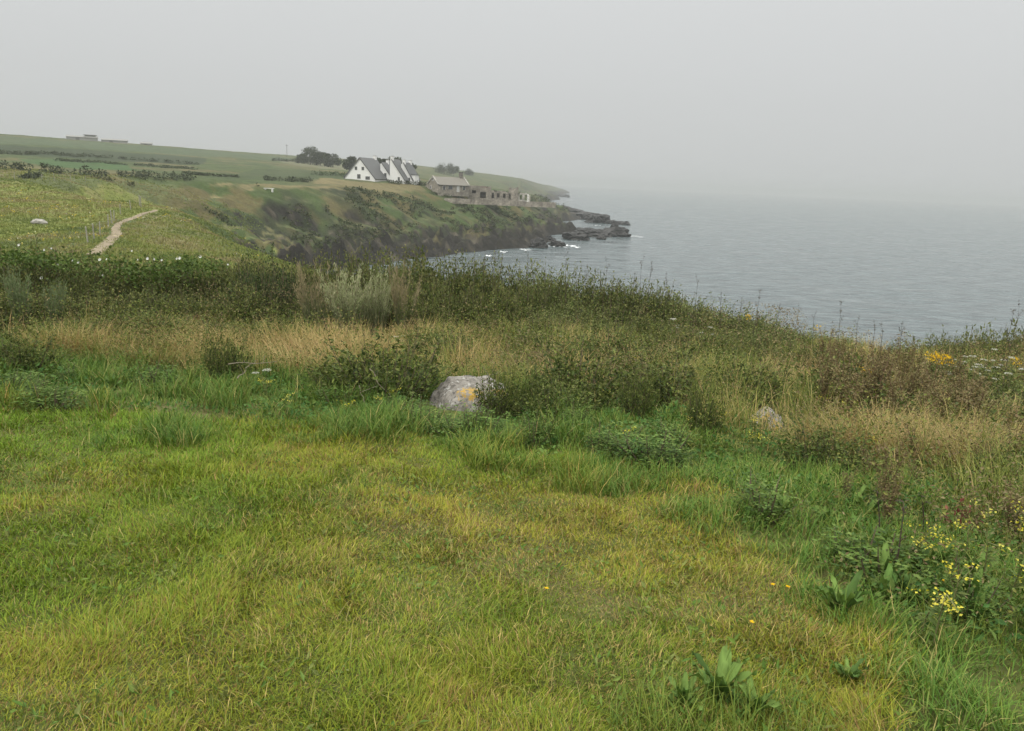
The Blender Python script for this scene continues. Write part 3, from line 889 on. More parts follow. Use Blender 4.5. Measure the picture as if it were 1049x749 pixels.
srocks = [((612,228.5,19,8), 'flat-topped dark rock standing in the sea beyond the point'), ((626,229.5,9,4), 'low dark rock between the flat-topped one and the open sea'), ((638,230.5,10,3.5), 'outermost low dark rock in the sea'),
          ((632,242.5,26,8), 'long dark rock at the tip of the point'), ((608,242.5,30,10), 'broad dark rock joining the point to its tip'), ((617,245.5,8,3), 'small dark rock awash below the point'),
          ((572,252.5,14,6), 'dark rock with surf breaking on both sides'), ((552,254,18,9), 'blocky dark rock at the foot of the cliff beside the surf'), ((560,247,14,6), 'dark rock slab against the cliff foot'),
          ((590,246,22,9), 'dark rock ledge under the end of the cliff'), ((584,221,36,9), 'dark rocky nose behind the point'), ((600,225,10,5), 'dark stump of rock at the end of the rocky nose'),
          ((577,199,10,3), 'faint low rock off the far headland'), ((628,240,10,12), 'upright dark block on the tip of the point')]
for i, ((px, py, wp, hp), lab) in enumerate(srocks):
    d = raydir(px, py); c = CAM + d * (-CAM[2] / d[2]); D = math.hypot(c[0], c[1]); s_ = D / F
    if D > 1500: c = CAM + d * 0; c = P(px, py, 1300); c[2] = 0; s_ = 1300 / F
    o = make_obj('sea_rock', rock_mesh(IC4, (wp * s_ * .68, wp * s_ * .6, hp * s_ * .85), 20 + i, 1.5, c=(0.019, 0.0185, 0.017)), M_ROCK)
    o.location = (c[0], c[1] + wp * s_ * .25, hp * s_ * .15); o.rotation_euler = (0, 0, rng.uniform(-.3, .3))
    tag(o, lab, 'rock', 'dark rocks along the shore')

# ------------------------------------------------------------------ rough growth on the far slopes and the meadow (stuff)
def tufts(name, lab, cat, n, amin, amax, rmin, rmax, hgt, wdt, cols, wts, test, seed, leafy=False, patchy=False):
    r = np.random.default_rng(seed)
    az = np.radians(r.uniform(amin, amax, n)); R_ = np.exp(r.uniform(math.log(rmin), math.log(rmax), n))
    x, y = R_ * np.sin(az), R_ * np.cos(az)
    z, s_, t_ = ground(x, y, True)
    m = (s_ > 3) & test(x, y, z, s_, R_, t_)
    x, y, z, R_ = x[m], y[m], z[m], R_[m]
    N = len(x); a = Acc()
    sc = (R_ / 100) ** 0.5
    def pcol():
        k_ = np.clip(((fbm(x / 5, y / 6, 96, 5) - .28) / .44 + r.normal(0, .13, N)) * len(cols), 0, len(cols) - 1e-3).astype(int)
        return np.array(cols)[k_] * r.uniform(.75, 1.2, N)[:, None]
    if leafy:
        for kk in range(7):
            off = r.normal(size=(N, 3)) * np.array([.35, .35, .18]) * (sc * hgt * 1.6)[:, None]
            p = np.stack([x, y, z + hgt * sc * .45], -1) + off
            add_leaves(a, p, r.normal(size=(N, 3)) + [0, 0, .6], hgt * sc * .7, wdt * sc * 1.0, pal(N, cols, wts))
    else:
        for kk in range(4):
            p = np.stack([x + r.normal(0, .12, N) * sc, y + r.normal(0, .12, N) * sc, z - .03], -1)
            add_blades(a, p, r.uniform(0, 6.28, N), hgt * sc * r.uniform(.5, 1.2, N), np.full(N, wdt) * sc, r.uniform(.1, .6, N), r.uniform(0, .8, N), pcol() if patchy else pal(N, cols, wts), 2)
    o = a.build(name, M_HEDGE if leafy else M_GRASS)
    return tag(o, lab, cat, kind='stuff')
def on_path(x, y):
    d2 = np.full(x.shape, 1e9)
    for i in range(0, 120, 3): d2 = np.minimum(d2, (x - cx[i]) ** 2 + (y - cy[i]) ** 2)
    return np.sqrt(d2) < .55
tufts('meadow_grass', 'rough yellow-green grass of the meadow below the hedge', 'grass', 95000, -42, -8, 30, 190, .21, .09,
      [(0.11, 0.14, 0.036), (0.135, 0.165, 0.04), (0.155, 0.185, 0.045), (0.175, 0.19, 0.05), (0.205, 0.195, 0.07), (0.215, 0.185, 0.085)], None,
      lambda x, y, z, s, R, t: ~on_path(x, y) & (z > 8), 11, False, True)
tufts('meadow_flowers', 'yellow ragwort and white umbels dotted over the meadow', 'wildflowers', 800, -42, -18, 55, 125, .2, .10,
      [(0.42, 0.33, 0.03), (0.45, 0.45, 0.36)], [4, 1.2], lambda x, y, z, s, R, t: (fbm(x / 6, y / 6, 90, 3) > .53) & ~on_path(x, y), 12, True)
tufts('cliff_scrub', 'bracken and low scrub covering the far cliff slopes', 'scrub', 52000, -30, 8, 100, 560, .42, .34,
      [(0.04, 0.058, 0.02), (0.055, 0.07, 0.025), (0.07, 0.067, 0.03), (0.032, 0.043, 0.018)], [4, 3, 2, 3],
      lambda x, y, z, s, R, t: (z > 4.5) & (fbm(x / 9, y / 9, 93, 3) > .46) & (t < .9) & (R > 105) & ((x / y + (fbm(x / 12, y / 12, 97, 3) - .5) * .5 > -.30) | (R > 235 + 80 * (fbm(x / 14, y / 14, 98, 3) - .5))), 13, True)
# ================================================================== THE NEAR CLIFFTOP
# lawn edge and hedge line, as distance from the camera for each heading
def edge_fn(pts, h=0.0):
    A_ = sorted(polar(hit(px, py, h)) for px, py in pts)
    a_ = np.array([q[0] for q in A_]); r_q = np.array([q[1] for q in A_])
    return lambda az: np.interp(az, a_, r_q)
lawn_R = edge_fn([(-150,408),(0,420),(100,432),(200,440),(330,452),(440,458),(560,472),(640,492),(700,520),(755,548),(810,590),(840,640),(870,700),(900,770),(930,860)])
lush_R = edge_fn([(-150,352),(0,372),(100,380),(200,386),(330,394),(440,400),(560,412),(640,424),(700,446),(800,468),(900,478),(1000,492),(1049,500),(1120,510)])
hedge_R = edge_fn([(-150,318),(0,322),(100,318),(200,330),(300,340),(400,338),(500,338),(600,345),(700,352),(760,358),(850,364),(950,366),(1049,370),(1120,374)])

def sample(n, amin, amax, rmin, rmax, ex, r):
    az = np.radians(r.uniform(amin, amax, n))
    u = r.uniform(0, 1, n); e1 = ex + 1
    R_ = (rmin ** e1 + u * (rmax ** e1 - rmin ** e1)) ** (1 / e1)
    return az, R_, R_ * np.sin(az), R_ * np.cos(az)

BUSHES = [
        (395, 410, 352, 130, 'dark leafy bramble bush left of the lichened boulder'),
        (345, 405, 372, 80, 'low dark bramble bush two bushes left of the boulder'),
        (232, 392, 345, 46, 'small dark bush alone in the dry grass on the left'),
        (508, 426, 384, 52, 'little dark sprig of bush growing over the right end of the boulder'),
        (590, 415, 360, 116, 'wide dark bramble bush right of the boulder'),
        (545, 424, 386, 46, 'low bramble bush touching the right side of the boulder'),
        (652, 428, 382, 46, 'bramble bush at the right end of the wide dark one'),
        (718, 448, 396, 48, 'dark bramble bush between the clearing edge and the small orange stone'),
        (20, 385, 345, 70, 'dark bush cut by the left edge of the view'),
        (130, 350, 318, 60, 'dark bush before the hedge under the white bindweed'),
        (690, 385, 350, 80, 'green bush standing alone below the dipping hedge'),
        (840, 482, 440, 90, 'low dark bush in front of the dry brown weeds on the right'),
        (985, 405, 372, 90, 'olive bush under the yellow flower clump at far right'),
        (1035, 505, 455, 70, 'green bush at the right edge of the view'),
        (520, 345, 318, 60, 'yellow-green bush at the foot of the hedge above the boulder'),
        (860, 420, 368, 90, 'greyish green bush where the hedge ends'),
        (765, 418, 372, 84, 'dark bush behind the small orange-lichened stone'),
        (625, 374, 340, 90, 'dark bush at the hedge foot behind the wide bramble'),
        (448, 372, 340, 80, 'bush between the boulder and the feathery shrubs')]
BUSHF = []
for (px, py, ty, wpx, lab) in BUSHES:
    q = hit(px, py); BUSHF.append((q[0], q[1], wpx * math.hypot(q[0], q[1]) / F / 2))
def inbush(x, y, k_=.85):
    m = np.zeros(x.shape, bool)
    for bx, by, br in BUSHF: m |= (x - bx) ** 2 + (y - by) ** 2 < (br * k_) ** 2
    return m

_dq = [hit(px, py)[:2] for px, py in ((850, 400), (1012, 405), (1020, 455), (850, 440))]
def indock(x, y):
    m = np.zeros(x.shape, bool)
    for i in range(4):
        a_, b_ = _dq[i], _dq[(i + 1) % 4]
        m ^= ((a_[1] > y) != (b_[1] > y)) & (x < (b_[0] - a_[0]) * (y - a_[1]) / (b_[1] - a_[1]) + a_[0])
    return m
# ------------------------------------------------------------------ the boulders
BQ = hit(478, 422)
def boulder(name, rad, seed, base=IC5):
    v, t = base; v = v.copy(); r = np.random.default_rng(seed)
    for d, h in (((0.06, -.22, 1), .50), ((-.8, -.35, .6), .60), ((1, -.1, .15), .86), ((-.1, -1, .45), .58), ((.35, -.85, .1), .75), ((0, 1, .3), .8)):
        d = np.array(d, float); d /= np.linalg.norm(d)
        e_ = v @ d - h; v = v - np.maximum(e_, 0)[:, None] * d * .95
    v = v * (1 + (n3(v, 2.0, seed) - .5) * .26)[:, None]
    v = v * (1 + (n3(v, 6, seed + 3) - .5) * .2)[:, None]
    v = v * (1 + (n3(v, 22, seed + 6, 3) - .5) * .05)[:, None]
    return rawmesh(name, v * np.array(rad), t, np.broadcast_to(np.array((.3, .29, .27)), v.shape), True)
def rock_mat(name, spots):
    m, nt, o = mat_base(name); k = nt.links.new
    b = nt.nodes.new('ShaderNodeBsdfPrincipled'); b.inputs['Roughness'].default_value = .9; b.inputs['Specular IOR Level'].default_value = .2
    tc = nt.nodes.new('ShaderNodeTexCoord')
    def noise(s, d=6, ro=.6):
        n = nt.nodes.new('ShaderNodeTexNoise'); n.inputs['Scale'].default_value = s; n.inputs['Detail'].default_value = d; n.inputs['Roughness'].default_value = ro
        k(tc.outputs['Object'], n.inputs['Vector']); return n.outputs['Fac']
    def rmp(src, a_, b_, c0, c1):
        r = nt.nodes.new('ShaderNodeValToRGB'); r.color_ramp.elements[0].position = a_; r.color_ramp.elements[1].position = b_
        r.color_ramp.elements[0].color = (*c0, 1); r.color_ramp.elements[1].color = (*c1, 1); k(src, r.inputs[0]); return r.outputs[0]
    def mix(f, a_, b_):
        x = nt.nodes.new('ShaderNodeMix'); x.data_type = 'RGBA'; k(f, x.inputs['Factor']); k(a_, x.inputs['A'])
        if isinstance(b_, tuple): x.inputs['B'].default_value = (*b_, 1)
        else: k(b_, x.inputs['B'])
        return x.outputs['Result']
    c = rmp(noise(9), .35, .65, (.11, .10, .085), (.25, .235, .205))
    c = mix(rmp(noise(26, 5, .7), .52, .60, (0, 0, 0), (1, 1, 1)), c, (.085, .08, .072))
    c = mix(rmp(noise(14, 4, .7), .56, .62, (0, 0, 0), (1, 1, 1)), c, (.29, .285, .26))
    nz = noise(17, 6, .75)
    for (loc, rad) in spots:
        ds = nt.nodes.new('ShaderNodeVectorMath'); ds.operation = 'DISTANCE'; ds.inputs[1].default_value = loc
        k(tc.outputs['Object'], ds.inputs[0])
        mr = nt.nodes.new('ShaderNodeMapRange'); mr.inputs['From Min'].default_value = rad * .3; mr.inputs['From Max'].default_value = rad; mr.inputs['To Min'].default_value = .135; mr.inputs['To Max'].default_value = -.2
        k(ds.outputs['Value'], mr.inputs['Value'])
        ad = nt.nodes.new('ShaderNodeMath'); k(nz, ad.inputs[0]); k(mr.outputs[0], ad.inputs[1])
        c = mix(rmp(ad.outputs[0], .60, .66, (0, 0, 0), (1, 1, 1)), c, (.33, .215, .045))
    k(c, b.inputs['Base Color'])
    bp = nt.nodes.new('ShaderNodeBump'); bp.inputs['Strength'].default_value = .7; bp.inputs['Distance'].default_value = .02
    k(noise(20, 8, .7), bp.inputs['Height']); k(bp.outputs[0], b.inputs['Normal']); k(b.outputs[0], o.inputs['Surface'])
    return m
o = make_obj('boulder', boulder('boulder', (.50, .42, .42), 4), rock_mat('lichened granite', [((.0, -.14, .22), .34), ((.34, -.1, .2), .26)]))
o.location = (BQ[0] + .03, BQ[1] + .3, BQ[2] - .02); o.rotation_euler = (0, 0, .05)
tag(o, 'pale granite boulder with yellow lichen half sunk among the brambles', 'boulder')
BQ2 = hit(786, 440)
o = make_obj('boulder', boulder('boulder', (.19, .24, .34), 9, IC4), rock_mat('orange lichened granite', [((-.06, -.1, .22), .3), ((.08, -.1, .2), .26)]))
o.location = (BQ2[0], BQ2[1] + .15, BQ2[2] - .05); o.rotation_euler = (0, .5, -.3)
tag(o, 'small whitish stone tipped with orange lichen, half buried in dry grass', 'boulder')

def clear_rocks(x, y, R_):
    """no plants inside or right before the stones"""
    m = ((x - BQ[0]) / .62) ** 2 + ((y - BQ[1] - .2) / .62) ** 2 > 1
    return m & (((x - BQ2[0]) / .24) ** 2 + ((y - BQ2[1] + .05) / .45) ** 2 > 1)

# ------------------------------------------------------------------ lawn grass
def gcol(x, y, N, r, dry=0.0):
    g1 = fbm(x / 1.6, y / 1.6, 101, 3); g2 = fbm(x / .55, y / .55, 103, 3); g3 = fbm(x / 3.5 + 9, y / 3.5, 107, 3)
    green = np.array((0.125, 0.20, 0.021)); yel = np.array((0.245, 0.245, 0.030)); straw = np.array((0.36, 0.28, 0.10)); deep = np.array((0.06, 0.13, 0.022)); rust = np.array((0.22, 0.14, 0.05))
    t = np.clip((g1 * .6 + g3 * .4 - .40) / .30 + r.normal(0, .28, N), 0, 1)[:, None]
    c = green * (1 - t) + yel * t
    dk = np.clip((g2 - .55) / .15, 0, 1)[:, None] * (r.uniform(0, 1, N) < .6)[:, None]
    c = c * (1 - dk * .7) + deep * dk * .7
    ps = np.clip(.075 + dry + (g3 - .5) * .9 + (g2 - .5) * .4, .03, .75)
    m = r.uniform(0, 1, N) < ps
    c = np.where(m[:, None], straw * (1 - .5 * (r.uniform(0, 1, N)[:, None] < .25)), c)
    m = r.uniform(0, 1, N) < .05 + .14 * np.clip((g1 - .55) / .1, 0, 1)
    c = np.where(m[:, None], rust, c)
    return c * r.uniform(.58, 1.36, N)[:, None]
def bare(x, y):
    return sst(.73, .8, fbm(x / .7, y / .7, 131, 3))
r = np.random.default_rng(21)
N = 760000
az, R_, x, y = sample(N, -47, 47, 1.2, 12.0, -.15, r)
edge = lawn_R(az)
soft = (R_ - edge) / .9 + (fbm(x / .8, y / .8, 111, 3) - .5) * 2.2
keep = (r.uniform(0, 1, N) > sst(-.3, 1.0, soft)) 
az, R_, x, y, soft = az[keep], R_[keep], x[keep], y[keep], soft[keep]; N = len(x)
tn = fbm(x / .35, y / .35, 113, 3); tl = fbm(x / 2.2, y / 2.2, 117, 3)
ln = (.027 + .028 * sst(.4, .75, tn) + .026 * sst(.45, .7, tl)) * r.uniform(.5, 1.5, N)
br = bare(x, y)
ln *= 1 - .15 * br
ln *= 1 + .9 * sst(-1.2, .6, soft) + .3 * sst(.1, .5, az)
head = r.uniform(0, 2 * np.pi, N); 
hd_f = fbm(x / .5, y / .5, 119, 2) * 12
head = np.where(r.uniform(0, 1, N) < .45, hd_f + r.normal(0, .5, N), head)
a = Acc()
add_blades(a, np.stack([x, y, ground(x, y) - .004], -1), head, ln, (.0018 + .00062 * R_) * r.uniform(.7, 1.3, N), r.uniform(.1, .95, N), r.uniform(.2, 1.3, N), gcol(x, y, N, r, .0 + .12 * br), 2)
# longer wisps and seed stalks
N = 11000
az, R_, x, y = sample(N, -47, 47, 1.4, 10.5, -.1, r)
m = R_ < lawn_R(az) + .3; x, y, R_ = x[m], y[m], R_[m]; N = len(x)
add_blades(a, np.stack([x, y, ground(x, y)], -1), r.uniform(0, 6.28, N), r.uniform(.06, .16, N), (.0018 + .00028 * R_), r.uniform(.1, .8, N), r.uniform(.2, 1.6, N),
           pal(N, [(.30, .25, .10), (.20, .22, .05), (.12, .19, .03)], [2, 3, 3]), 3)
tag(a.build('lawn_grass', M_GRASS), 'short trodden yellow-green grass across the clearing', 'grass', kind='stuff')

# clover and plantain leaves low in the turf
N = 26000
az, R_, x, y = sample(N, -47, 47, 1.3, 11, .3, r)
cl = fbm(x / .45, y / .45, 121, 3) + .25 * sst(-.05, .4, az) * fbm(x, y, 122, 2)
m = (R_ < lawn_R(az) + .8) & (cl > .56); x, y = x[m], y[m]; N = len(x); a = Acc()
d = np.stack([r.normal(size=N), r.normal(size=N), r.uniform(.1, 1.2, N)], -1)
add_leaves(a, np.stack([x, y, ground(x, y) + r.uniform(0, .03, N)], -1), d, r.uniform(.02, .06, N), r.uniform(.01, .02, N), pal(N, [(.075, .14, .025), (.11, .17, .03), (.15, .17, .05)]))
tag(a.build('turf_herbs', M_FOL), 'small broad-leaved herbs low in the turf', 'turf herbs', kind='stuff')

# ------------------------------------------------------------------ lush green fringe
N = 230000
az, R_, x, y = sample(N, -47, 47, 2.0, 14.0, .2, r)
l0, l1 = lawn_R(az), lush_R(az)
t = (R_ - l0) / np.maximum(l1 - l0, .3) + (fbm(x / .7, y / .7, 141, 3) - .5) * 1.1
cl = fbm(x / .45, y / .45, 143, 3)
m = (t > -.15) & (t < 1.25) & (cl > .27) & clear_rocks(x, y, R_)
az, R_, x, y, t, cl = (q[m] for q in (az, R_, x, y, t, cl)); N = len(x)
ln = (.06 + .20 * sst(.38, .68, cl) + .10 * sst(.2, .9, t)) * (1 - .3 * sst(.05, .25, az)) * r.uniform(.6, 1.4, N)
front = ((np.abs(x - BQ[0]) < .55) & (y < BQ[1]) & (y > BQ[1] - 1.2)); ln = np.where(front, ln * .5, ln)
c = pal(N, [(.055, .115, .02), (.085, .15, .024), (.125, .165, .03), (.26, .22, .08)], [5, 4, 2, .8])
yl = (fbm(x / 1.2, y / 1.2, 147, 3) > .55)[:, None]; c = c * (1.08 + .16 * sst(.08, .3, az))[:, None]
c = np.where(yl & (t < .25)[:, None], c * np.array([1.35, 1.12, 1.0]), c)
a = Acc()
for (px, py, rad_, n_) in ((735, 748, .35, 220), (690, 748, .25, 160), (790, 744, .25, 220), (1000, 650, .5, 500), (960, 600, .4, 300), (900, 560, .4, 300)):
    q = hit(px, py); xx, yy = q[0] + r.normal(0, rad_ * .6, n_), q[1] + r.normal(0, rad_ * .5, n_)
    add_blades(a, np.stack([xx, yy, ground(xx, yy) - .01], -1), r.uniform(0, 6.28, n_), r.uniform(.1, .26, n_), np.full(n_, .0042), r.uniform(.05, .5, n_), r.uniform(.3, 1.4, n_), pal(n_, [(.08, .14, .024), (.12, .175, .03), (.16, .19, .035)]), 3)
add_blades(a, np.stack([x, y, ground(x, y) - .01], -1), r.uniform(0, 6.28, N), ln, (.004 + .0004 * R_) * r.uniform(.7, 1.4, N), r.uniform(.05, .6, N), r.uniform(.3, 1.5, N), c, 3)
tag(a.build('tall_green_grass', M_GRASS), 'lush tall green grass between the clearing and the rough growth', 'grass', kind='stuff')

N = 60000
az, R_, x, y = sample(N, -47, 47, 2.6, 14, .5, r)
l0, l1 = lawn_R(az), lush_R(az)
t = (R_ - l0) / np.maximum(l1 - l0, .3); cl = fbm(x / .6, y / .6, 151, 3)
m = (t > .15) & (t < 1.5) & (cl > .46) & clear_rocks(x, y, R_); x, y, R_, cl = x[m], y[m], R_[m], cl[m]; N = len(x); a = Acc()
front = ((np.abs(x - BQ[0]) < .6) & (y < BQ[1]) & (y > BQ[1] - 1.2))
hh = r.uniform(0, 1, N) * (.08 + .5 * np.clip(cl - .48, 0, .3)) * np.where(front, .4, 1)
d = np.stack([r.normal(size=N), r.normal(size=N), r.uniform(-.2, 1.2, N)], -1)
add_leaves(a, np.stack([x, y, ground(x, y) + hh], -1), d, r.uniform(.03, .08, N), r.uniform(.015, .035, N), pal(N, [(.045, .105, .026), (.065, .13, .028), (.10, .15, .035)], [3, 3, 1]))
tag(a.build('green_herbs', M_FOL), 'leafy green weeds growing through the lush fringe', 'weeds', kind='stuff')

# ------------------------------------------------------------------ rough dry growth
def rough_t(az, R_):
    return (R_ - lush_R(az)) / np.maximum(hedge_R(az) - lush_R(az), .5)
N = 290000
az, R_, x, y = sample(N, -48, 48, 4.0, 33.0, .25, r)
t = rough_t(az, R_) + (fbm(x / .9, y / .9, 161, 3) - .5) * 2.2 / np.maximum(hedge_R(az) - lush_R(az), 4)
c2 = fbm(x / 1.7, y / 1.2, 169, 3)
cl = fbm(x / .8, y / .8, 163, 3); dry = fbm(x / 2.2 + 4, y / 2.2, 167, 3)
m = ((c2 > .47) | (r.uniform(0, 1, len(x)) < .22)) & (t > -.02) & (t < .9 + .55 * sst(.14, .3, az)) & (cl + .15 * sst(.2, .6, az) > .41) & clear_rocks(x, y, R_) & (~inbush(x, y) | (r.uniform(0, 1, len(x)) < .08)) & (~indock(x, y) | (r.uniform(0, 1, len(x)) < .55))
az, R_, x, y, t, cl, dry = (q[m] for q in (az, R_, x, y, t, cl, dry)); N = len(x)
ln = (.22 + .40 * sst(.4, .75, cl)) * r.uniform(.5, 1.35, N) * (1 - .45 * sst(.7, 1.1, t) * sst(.3, .1, az))
ln *= np.where(((x - BQ[0]) ** 2 + (y - BQ[1]) ** 2 < 1.0), .55, 1)
pr_ = np.clip(.36 + (dry - .5) * 4.2 + .15 * sst(.15, .5, az), .08, .92)
isd = r.uniform(0, 1, N) < pr_
cg = pal(N, [(.125, .15, .03), (.18, .19, .04), (.085, .115, .026)]); cdry = pal(N, [(.37, .285, .12), (.31, .23, .09), (.26, .165, .075), (.27, .24, .085)], [3, 3, 1.5, 2.5])
c = np.where(isd[:, None], cdry, cg)
a = Acc()
wind = .6 + fbm(x / 3, y / 3, 171, 2) * 3
tips, hdv = add_blades(a, np.stack([x, y, ground(x, y) - .02], -1), np.where(r.uniform(0, 1, N) < .5, wind + r.normal(0, .8, N), r.uniform(0, 6.28, N)), ln,
           (.0045 + .00035 * R_) * r.uniform(.6, 1.2, N), r.uniform(.03, .55, N), r.uniform(.1, 1.5, N), c, 3)
sel = isd & (r.uniform(0, 1, N) < .4); M_ = sel.sum()
add_leaves(a, tips[sel] - hdv[sel] * .02, hdv[sel] * .8 + r.normal(size=(M_, 3)) * .4 + [0, 0, .2], r.uniform(.025, .06, M_) * (.55 + .035 * np.hypot(x, y)[sel]), r.uniform(.006, .011, M_) * (.55 + .05 * np.hypot(x, y)[sel]), cdry[sel])
# pale straw tussocks arching over
for (px, py, rad_, n_) in ((85,362,.6,900),(60,366,.4,500),(150,352,.6,800),(185,345,.5,600),(205,362,.5,700),(110,372,.35,400),(165,378,.4,500),(290,366,.5,600),(330,372,.6,800),(360,366,.5,600),(300,384,.4,400),(440,352,.5,600),(480,358,.4,400),(560,352,.6,700),(600,360,.5,600),(655,384,.5,700),(690,395,.4,400),(760,400,.5,500),(800,392,.4,400),(870,470,.4,600),(905,462,.4,600),(940,478,.4,700),(985,485,.45,800),(1010,470,.4,600),(900,450,.4,500),(720,370,.4,400),(1035,440,.4,400)):
    q = hit(px, py); k2 = np.clip(rng.normal(1, .25), .5, 1.5); n_ = int(n_ * k2)
    n_ = int(n_ * .75); an = r.uniform(0, 6.28, n_); rr = rad_ * np.sqrt(r.uniform(0, 1, n_)); xx, yy = q[0] + rr * np.cos(an) * 1.3, q[1] + rr * np.sin(an) * .8
    hd_ = np.where(r.uniform(0, 1, n_) < .6, r.normal(rng.uniform(-.6, .6) + (0 if rng.uniform() < .7 else 3.1), .5, n_), an)
    cc_ = pal(n_, [(.37, .29, .125), (.31, .23, .095), (.27, .175, .08), (.17, .17, .05)], [3, 3, 1.5, 1.5])
    add_blades(a, np.stack([xx, yy, ground(xx, yy) - .02], -1), hd_, r.uniform(.35, .75, n_) * (.7 + rad_ * .5), np.full(n_, .0065), r.uniform(.05, .5, n_), r.uniform(.6, 1.9, n_), cc_, 4)
tag(a.build('dry_long_grass', M_DRY), 'long dry straw-coloured grass bending through the rough ground', 'grass', kind='stuff')

N = 600000
az, R_, x, y = sample(N, -48, 48, 4.0, 33.0, .4, r)
t = rough_t(az, R_); cl = fbm(x / .7, y / .7, 181, 4)
m = (t > -.1) & (t < 1.3 + .15 * sst(.2, .35, az)) & (cl > .45) & clear_rocks(x, y, R_) & ~inbush(x, y, .7); az, x, y, cl, R_ = az[m], x[m], y[m], cl[m], R_[m]; N = len(x)
c2 = fbm(x / 1.7, y / 1.2, 169, 3)
top = np.clip((cl - .45) * 3.6, .05, .72) * np.where(c2 < .47, 1.25, .6) + np.where(c2 < .47, .12, 0); top *= np.where(((x - BQ[0]) ** 2 + (y - BQ[1]) ** 2 < .9), .45, 1)
hh = top * r.uniform(0, 1, N) ** .7
kind_ = fbm(x / 1.8, y / 1.8, 187, 3)
cA = pal(N, [(.08, .105, .024), (.12, .14, .033), (.05, .075, .02), (.17, .17, .045)]); cB = pal(N, [(.16, .125, .06), (.12, .085, .045), (.20, .17, .085)])
mb = (kind_ + .16 * sst(.15, .5, az) * sst(7, 12, R_) + r.normal(0, .07, N)) > .575
c = np.where(mb[:, None], cB, cA)
d = np.stack([r.normal(size=N), r.normal(size=N), r.uniform(-.3, 1.4, N)], -1); a = Acc()
add_leaves(a, np.stack([x, y, ground(x, y) + hh], -1), d, r.uniform(.018, .042, N) * (.6 + .05 * R_), r.uniform(.009, .02, N) * (.6 + .05 * R_), c)
tag(a.build('undergrowth', M_FOL), 'tangled weeds and herbs filling the rough ground before the hedge', 'undergrowth', kind='stuff')

# ------------------------------------------------------------------ shrubs
def shrub(name, R0, H, shoots, per, leaf, cols, wts, up=.5, spread=1.0, sprigs=14, tipc=None):
    root = empty(name)
    N = shoots
    ph = rng.uniform(0, 6.28, N); u = np.sqrt(rng.uniform(0, 1, N))
    bx = u * R0 * .45 * np.cos(ph); by = u * R0 * .45 * np.sin(ph)
    tx = u * R0 * spread * np.cos(ph) + rng.normal(0, .08, N); ty = u * R0 * spread * np.sin(ph) + rng.normal(0, .08, N)
    tz = H * (rng.uniform(.62, 1.0, N) * (1 - .38 * u ** 2))
    n_s = min(sprigs, N)
    tz[:n_s] = H * rng.uniform(.95, 1.14, n_s)
    B0 = np.stack([bx, by, np.full(N, -.05)], -1); T0 = np.stack([tx, ty, tz], -1)
    mid = (B0 + T0) / 2 + np.stack([(tx - bx) * .18, (ty - by) * .18, -tz * .04], -1)
    a = Acc(); s_ = np.linspace(0, 1, 5)
    for i in range(0, N, 2):
        pts = (1 - s_)[:, None] ** 2 * B0[i] + 2 * ((1 - s_) * s_)[:, None] * mid[i] + s_[:, None] ** 2 * T0[i]
        add_tube(a, pts, np.linspace(.012, .003, 5), (.10, .08, .05), 3)
    a.build('stems', M_STEM, root)
    tt = rng.uniform(.18, 1.0, (N, per)); tt = tt ** .8
    q = (1 - tt)[..., None] ** 2 * B0[:, None] + 2 * ((1 - tt) * tt)[..., None] * mid[:, None] + (tt ** 2)[..., None] * T0[:, None]
    q = q + rng.normal(0, 1, q.shape) * (.015 + .075 * np.sin(np.pi * np.clip(tt, 0, 1)))[..., None]
    dr = (T0 - B0)[:, None]; dr = dr / np.linalg.norm(dr, axis=-1, keepdims=True)
    out_ = np.stack([tx, ty, np.zeros(N)], -1)[:, None] / max(R0, .1)
    d = dr * up + out_ * .5 + rng.normal(0, .65, q.shape) + [0, 0, .15]
    M_ = N * per; tt = tt.reshape(-1)
    c = pal(M_, cols, wts)
    sc_ = np.repeat(rng.uniform(.6, 1.4, N), per)[:, None]; c = c * sc_
    if tipc is not None:
        k_ = (np.clip((tt - .82) / .18, 0, 1) * rng.uniform(0, 1, M_))[:, None]; c = c * (1 - k_) + np.array(tipc) * k_
    a = Acc(); add_leaves(a, q.reshape(-1, 3), d.reshape(-1, 3), leaf * rng.uniform(.6, 1.35, M_), leaf * .5 * rng.uniform(.6, 1.3, M_), c)
    a.build('foliage', M_FOL, root)
    return root
HC = [(.046, .07, .017), (.072, .096, .022), (.11, .12, .031), (.028, .042, .013)]
hedgeP = [Proto(shrub('hedge_shrub', .85, 1.0, 190, 26, .062, HC, [4, 4, 2, 2], tipc=(.19, .185, .07))) for _ in range(3)]
hedgeG = [Proto(shrub('hedge_shrub', .85, 1.0, 180, 26, .058, [(.085, .11, .03), (.12, .14, .045), (.06, .085, .024)], [3, 3, 2], tipc=(.18, .19, .07))) for _ in range(2)]
tops = np.array([(-180,262),(-60,258),(0,255),(60,258),(120,262),(200,266),(250,262),(300,264),(400,259),(450,260),(500,264),(550,270),(600,281),(650,288),(700,299),(750,314),(800,328),(850,342),(900,353),(960,362)])
def shrub_at(proto, px, D, wscale, lab, grp, toppy=None, cat='shrub', dz=0.0, h=None):
    ty = np.interp(px, tops[:, 0], tops[:, 1]) if toppy is None else toppy
    p = P(px, ty, D)
    g = gz(p[0], p[1]); hh = max(p[2] - g + dz, .35) if h is None else h
    return proto.place((p[0], p[1], g), rng.uniform(0, 6.28), (wscale, wscale, hh), lab, cat, grp)
HL = 'dense green leafy shrub in the long dark hedge along the cliff top'
G = 'shrubs of the clifftop hedge'
px = -170
i = 0
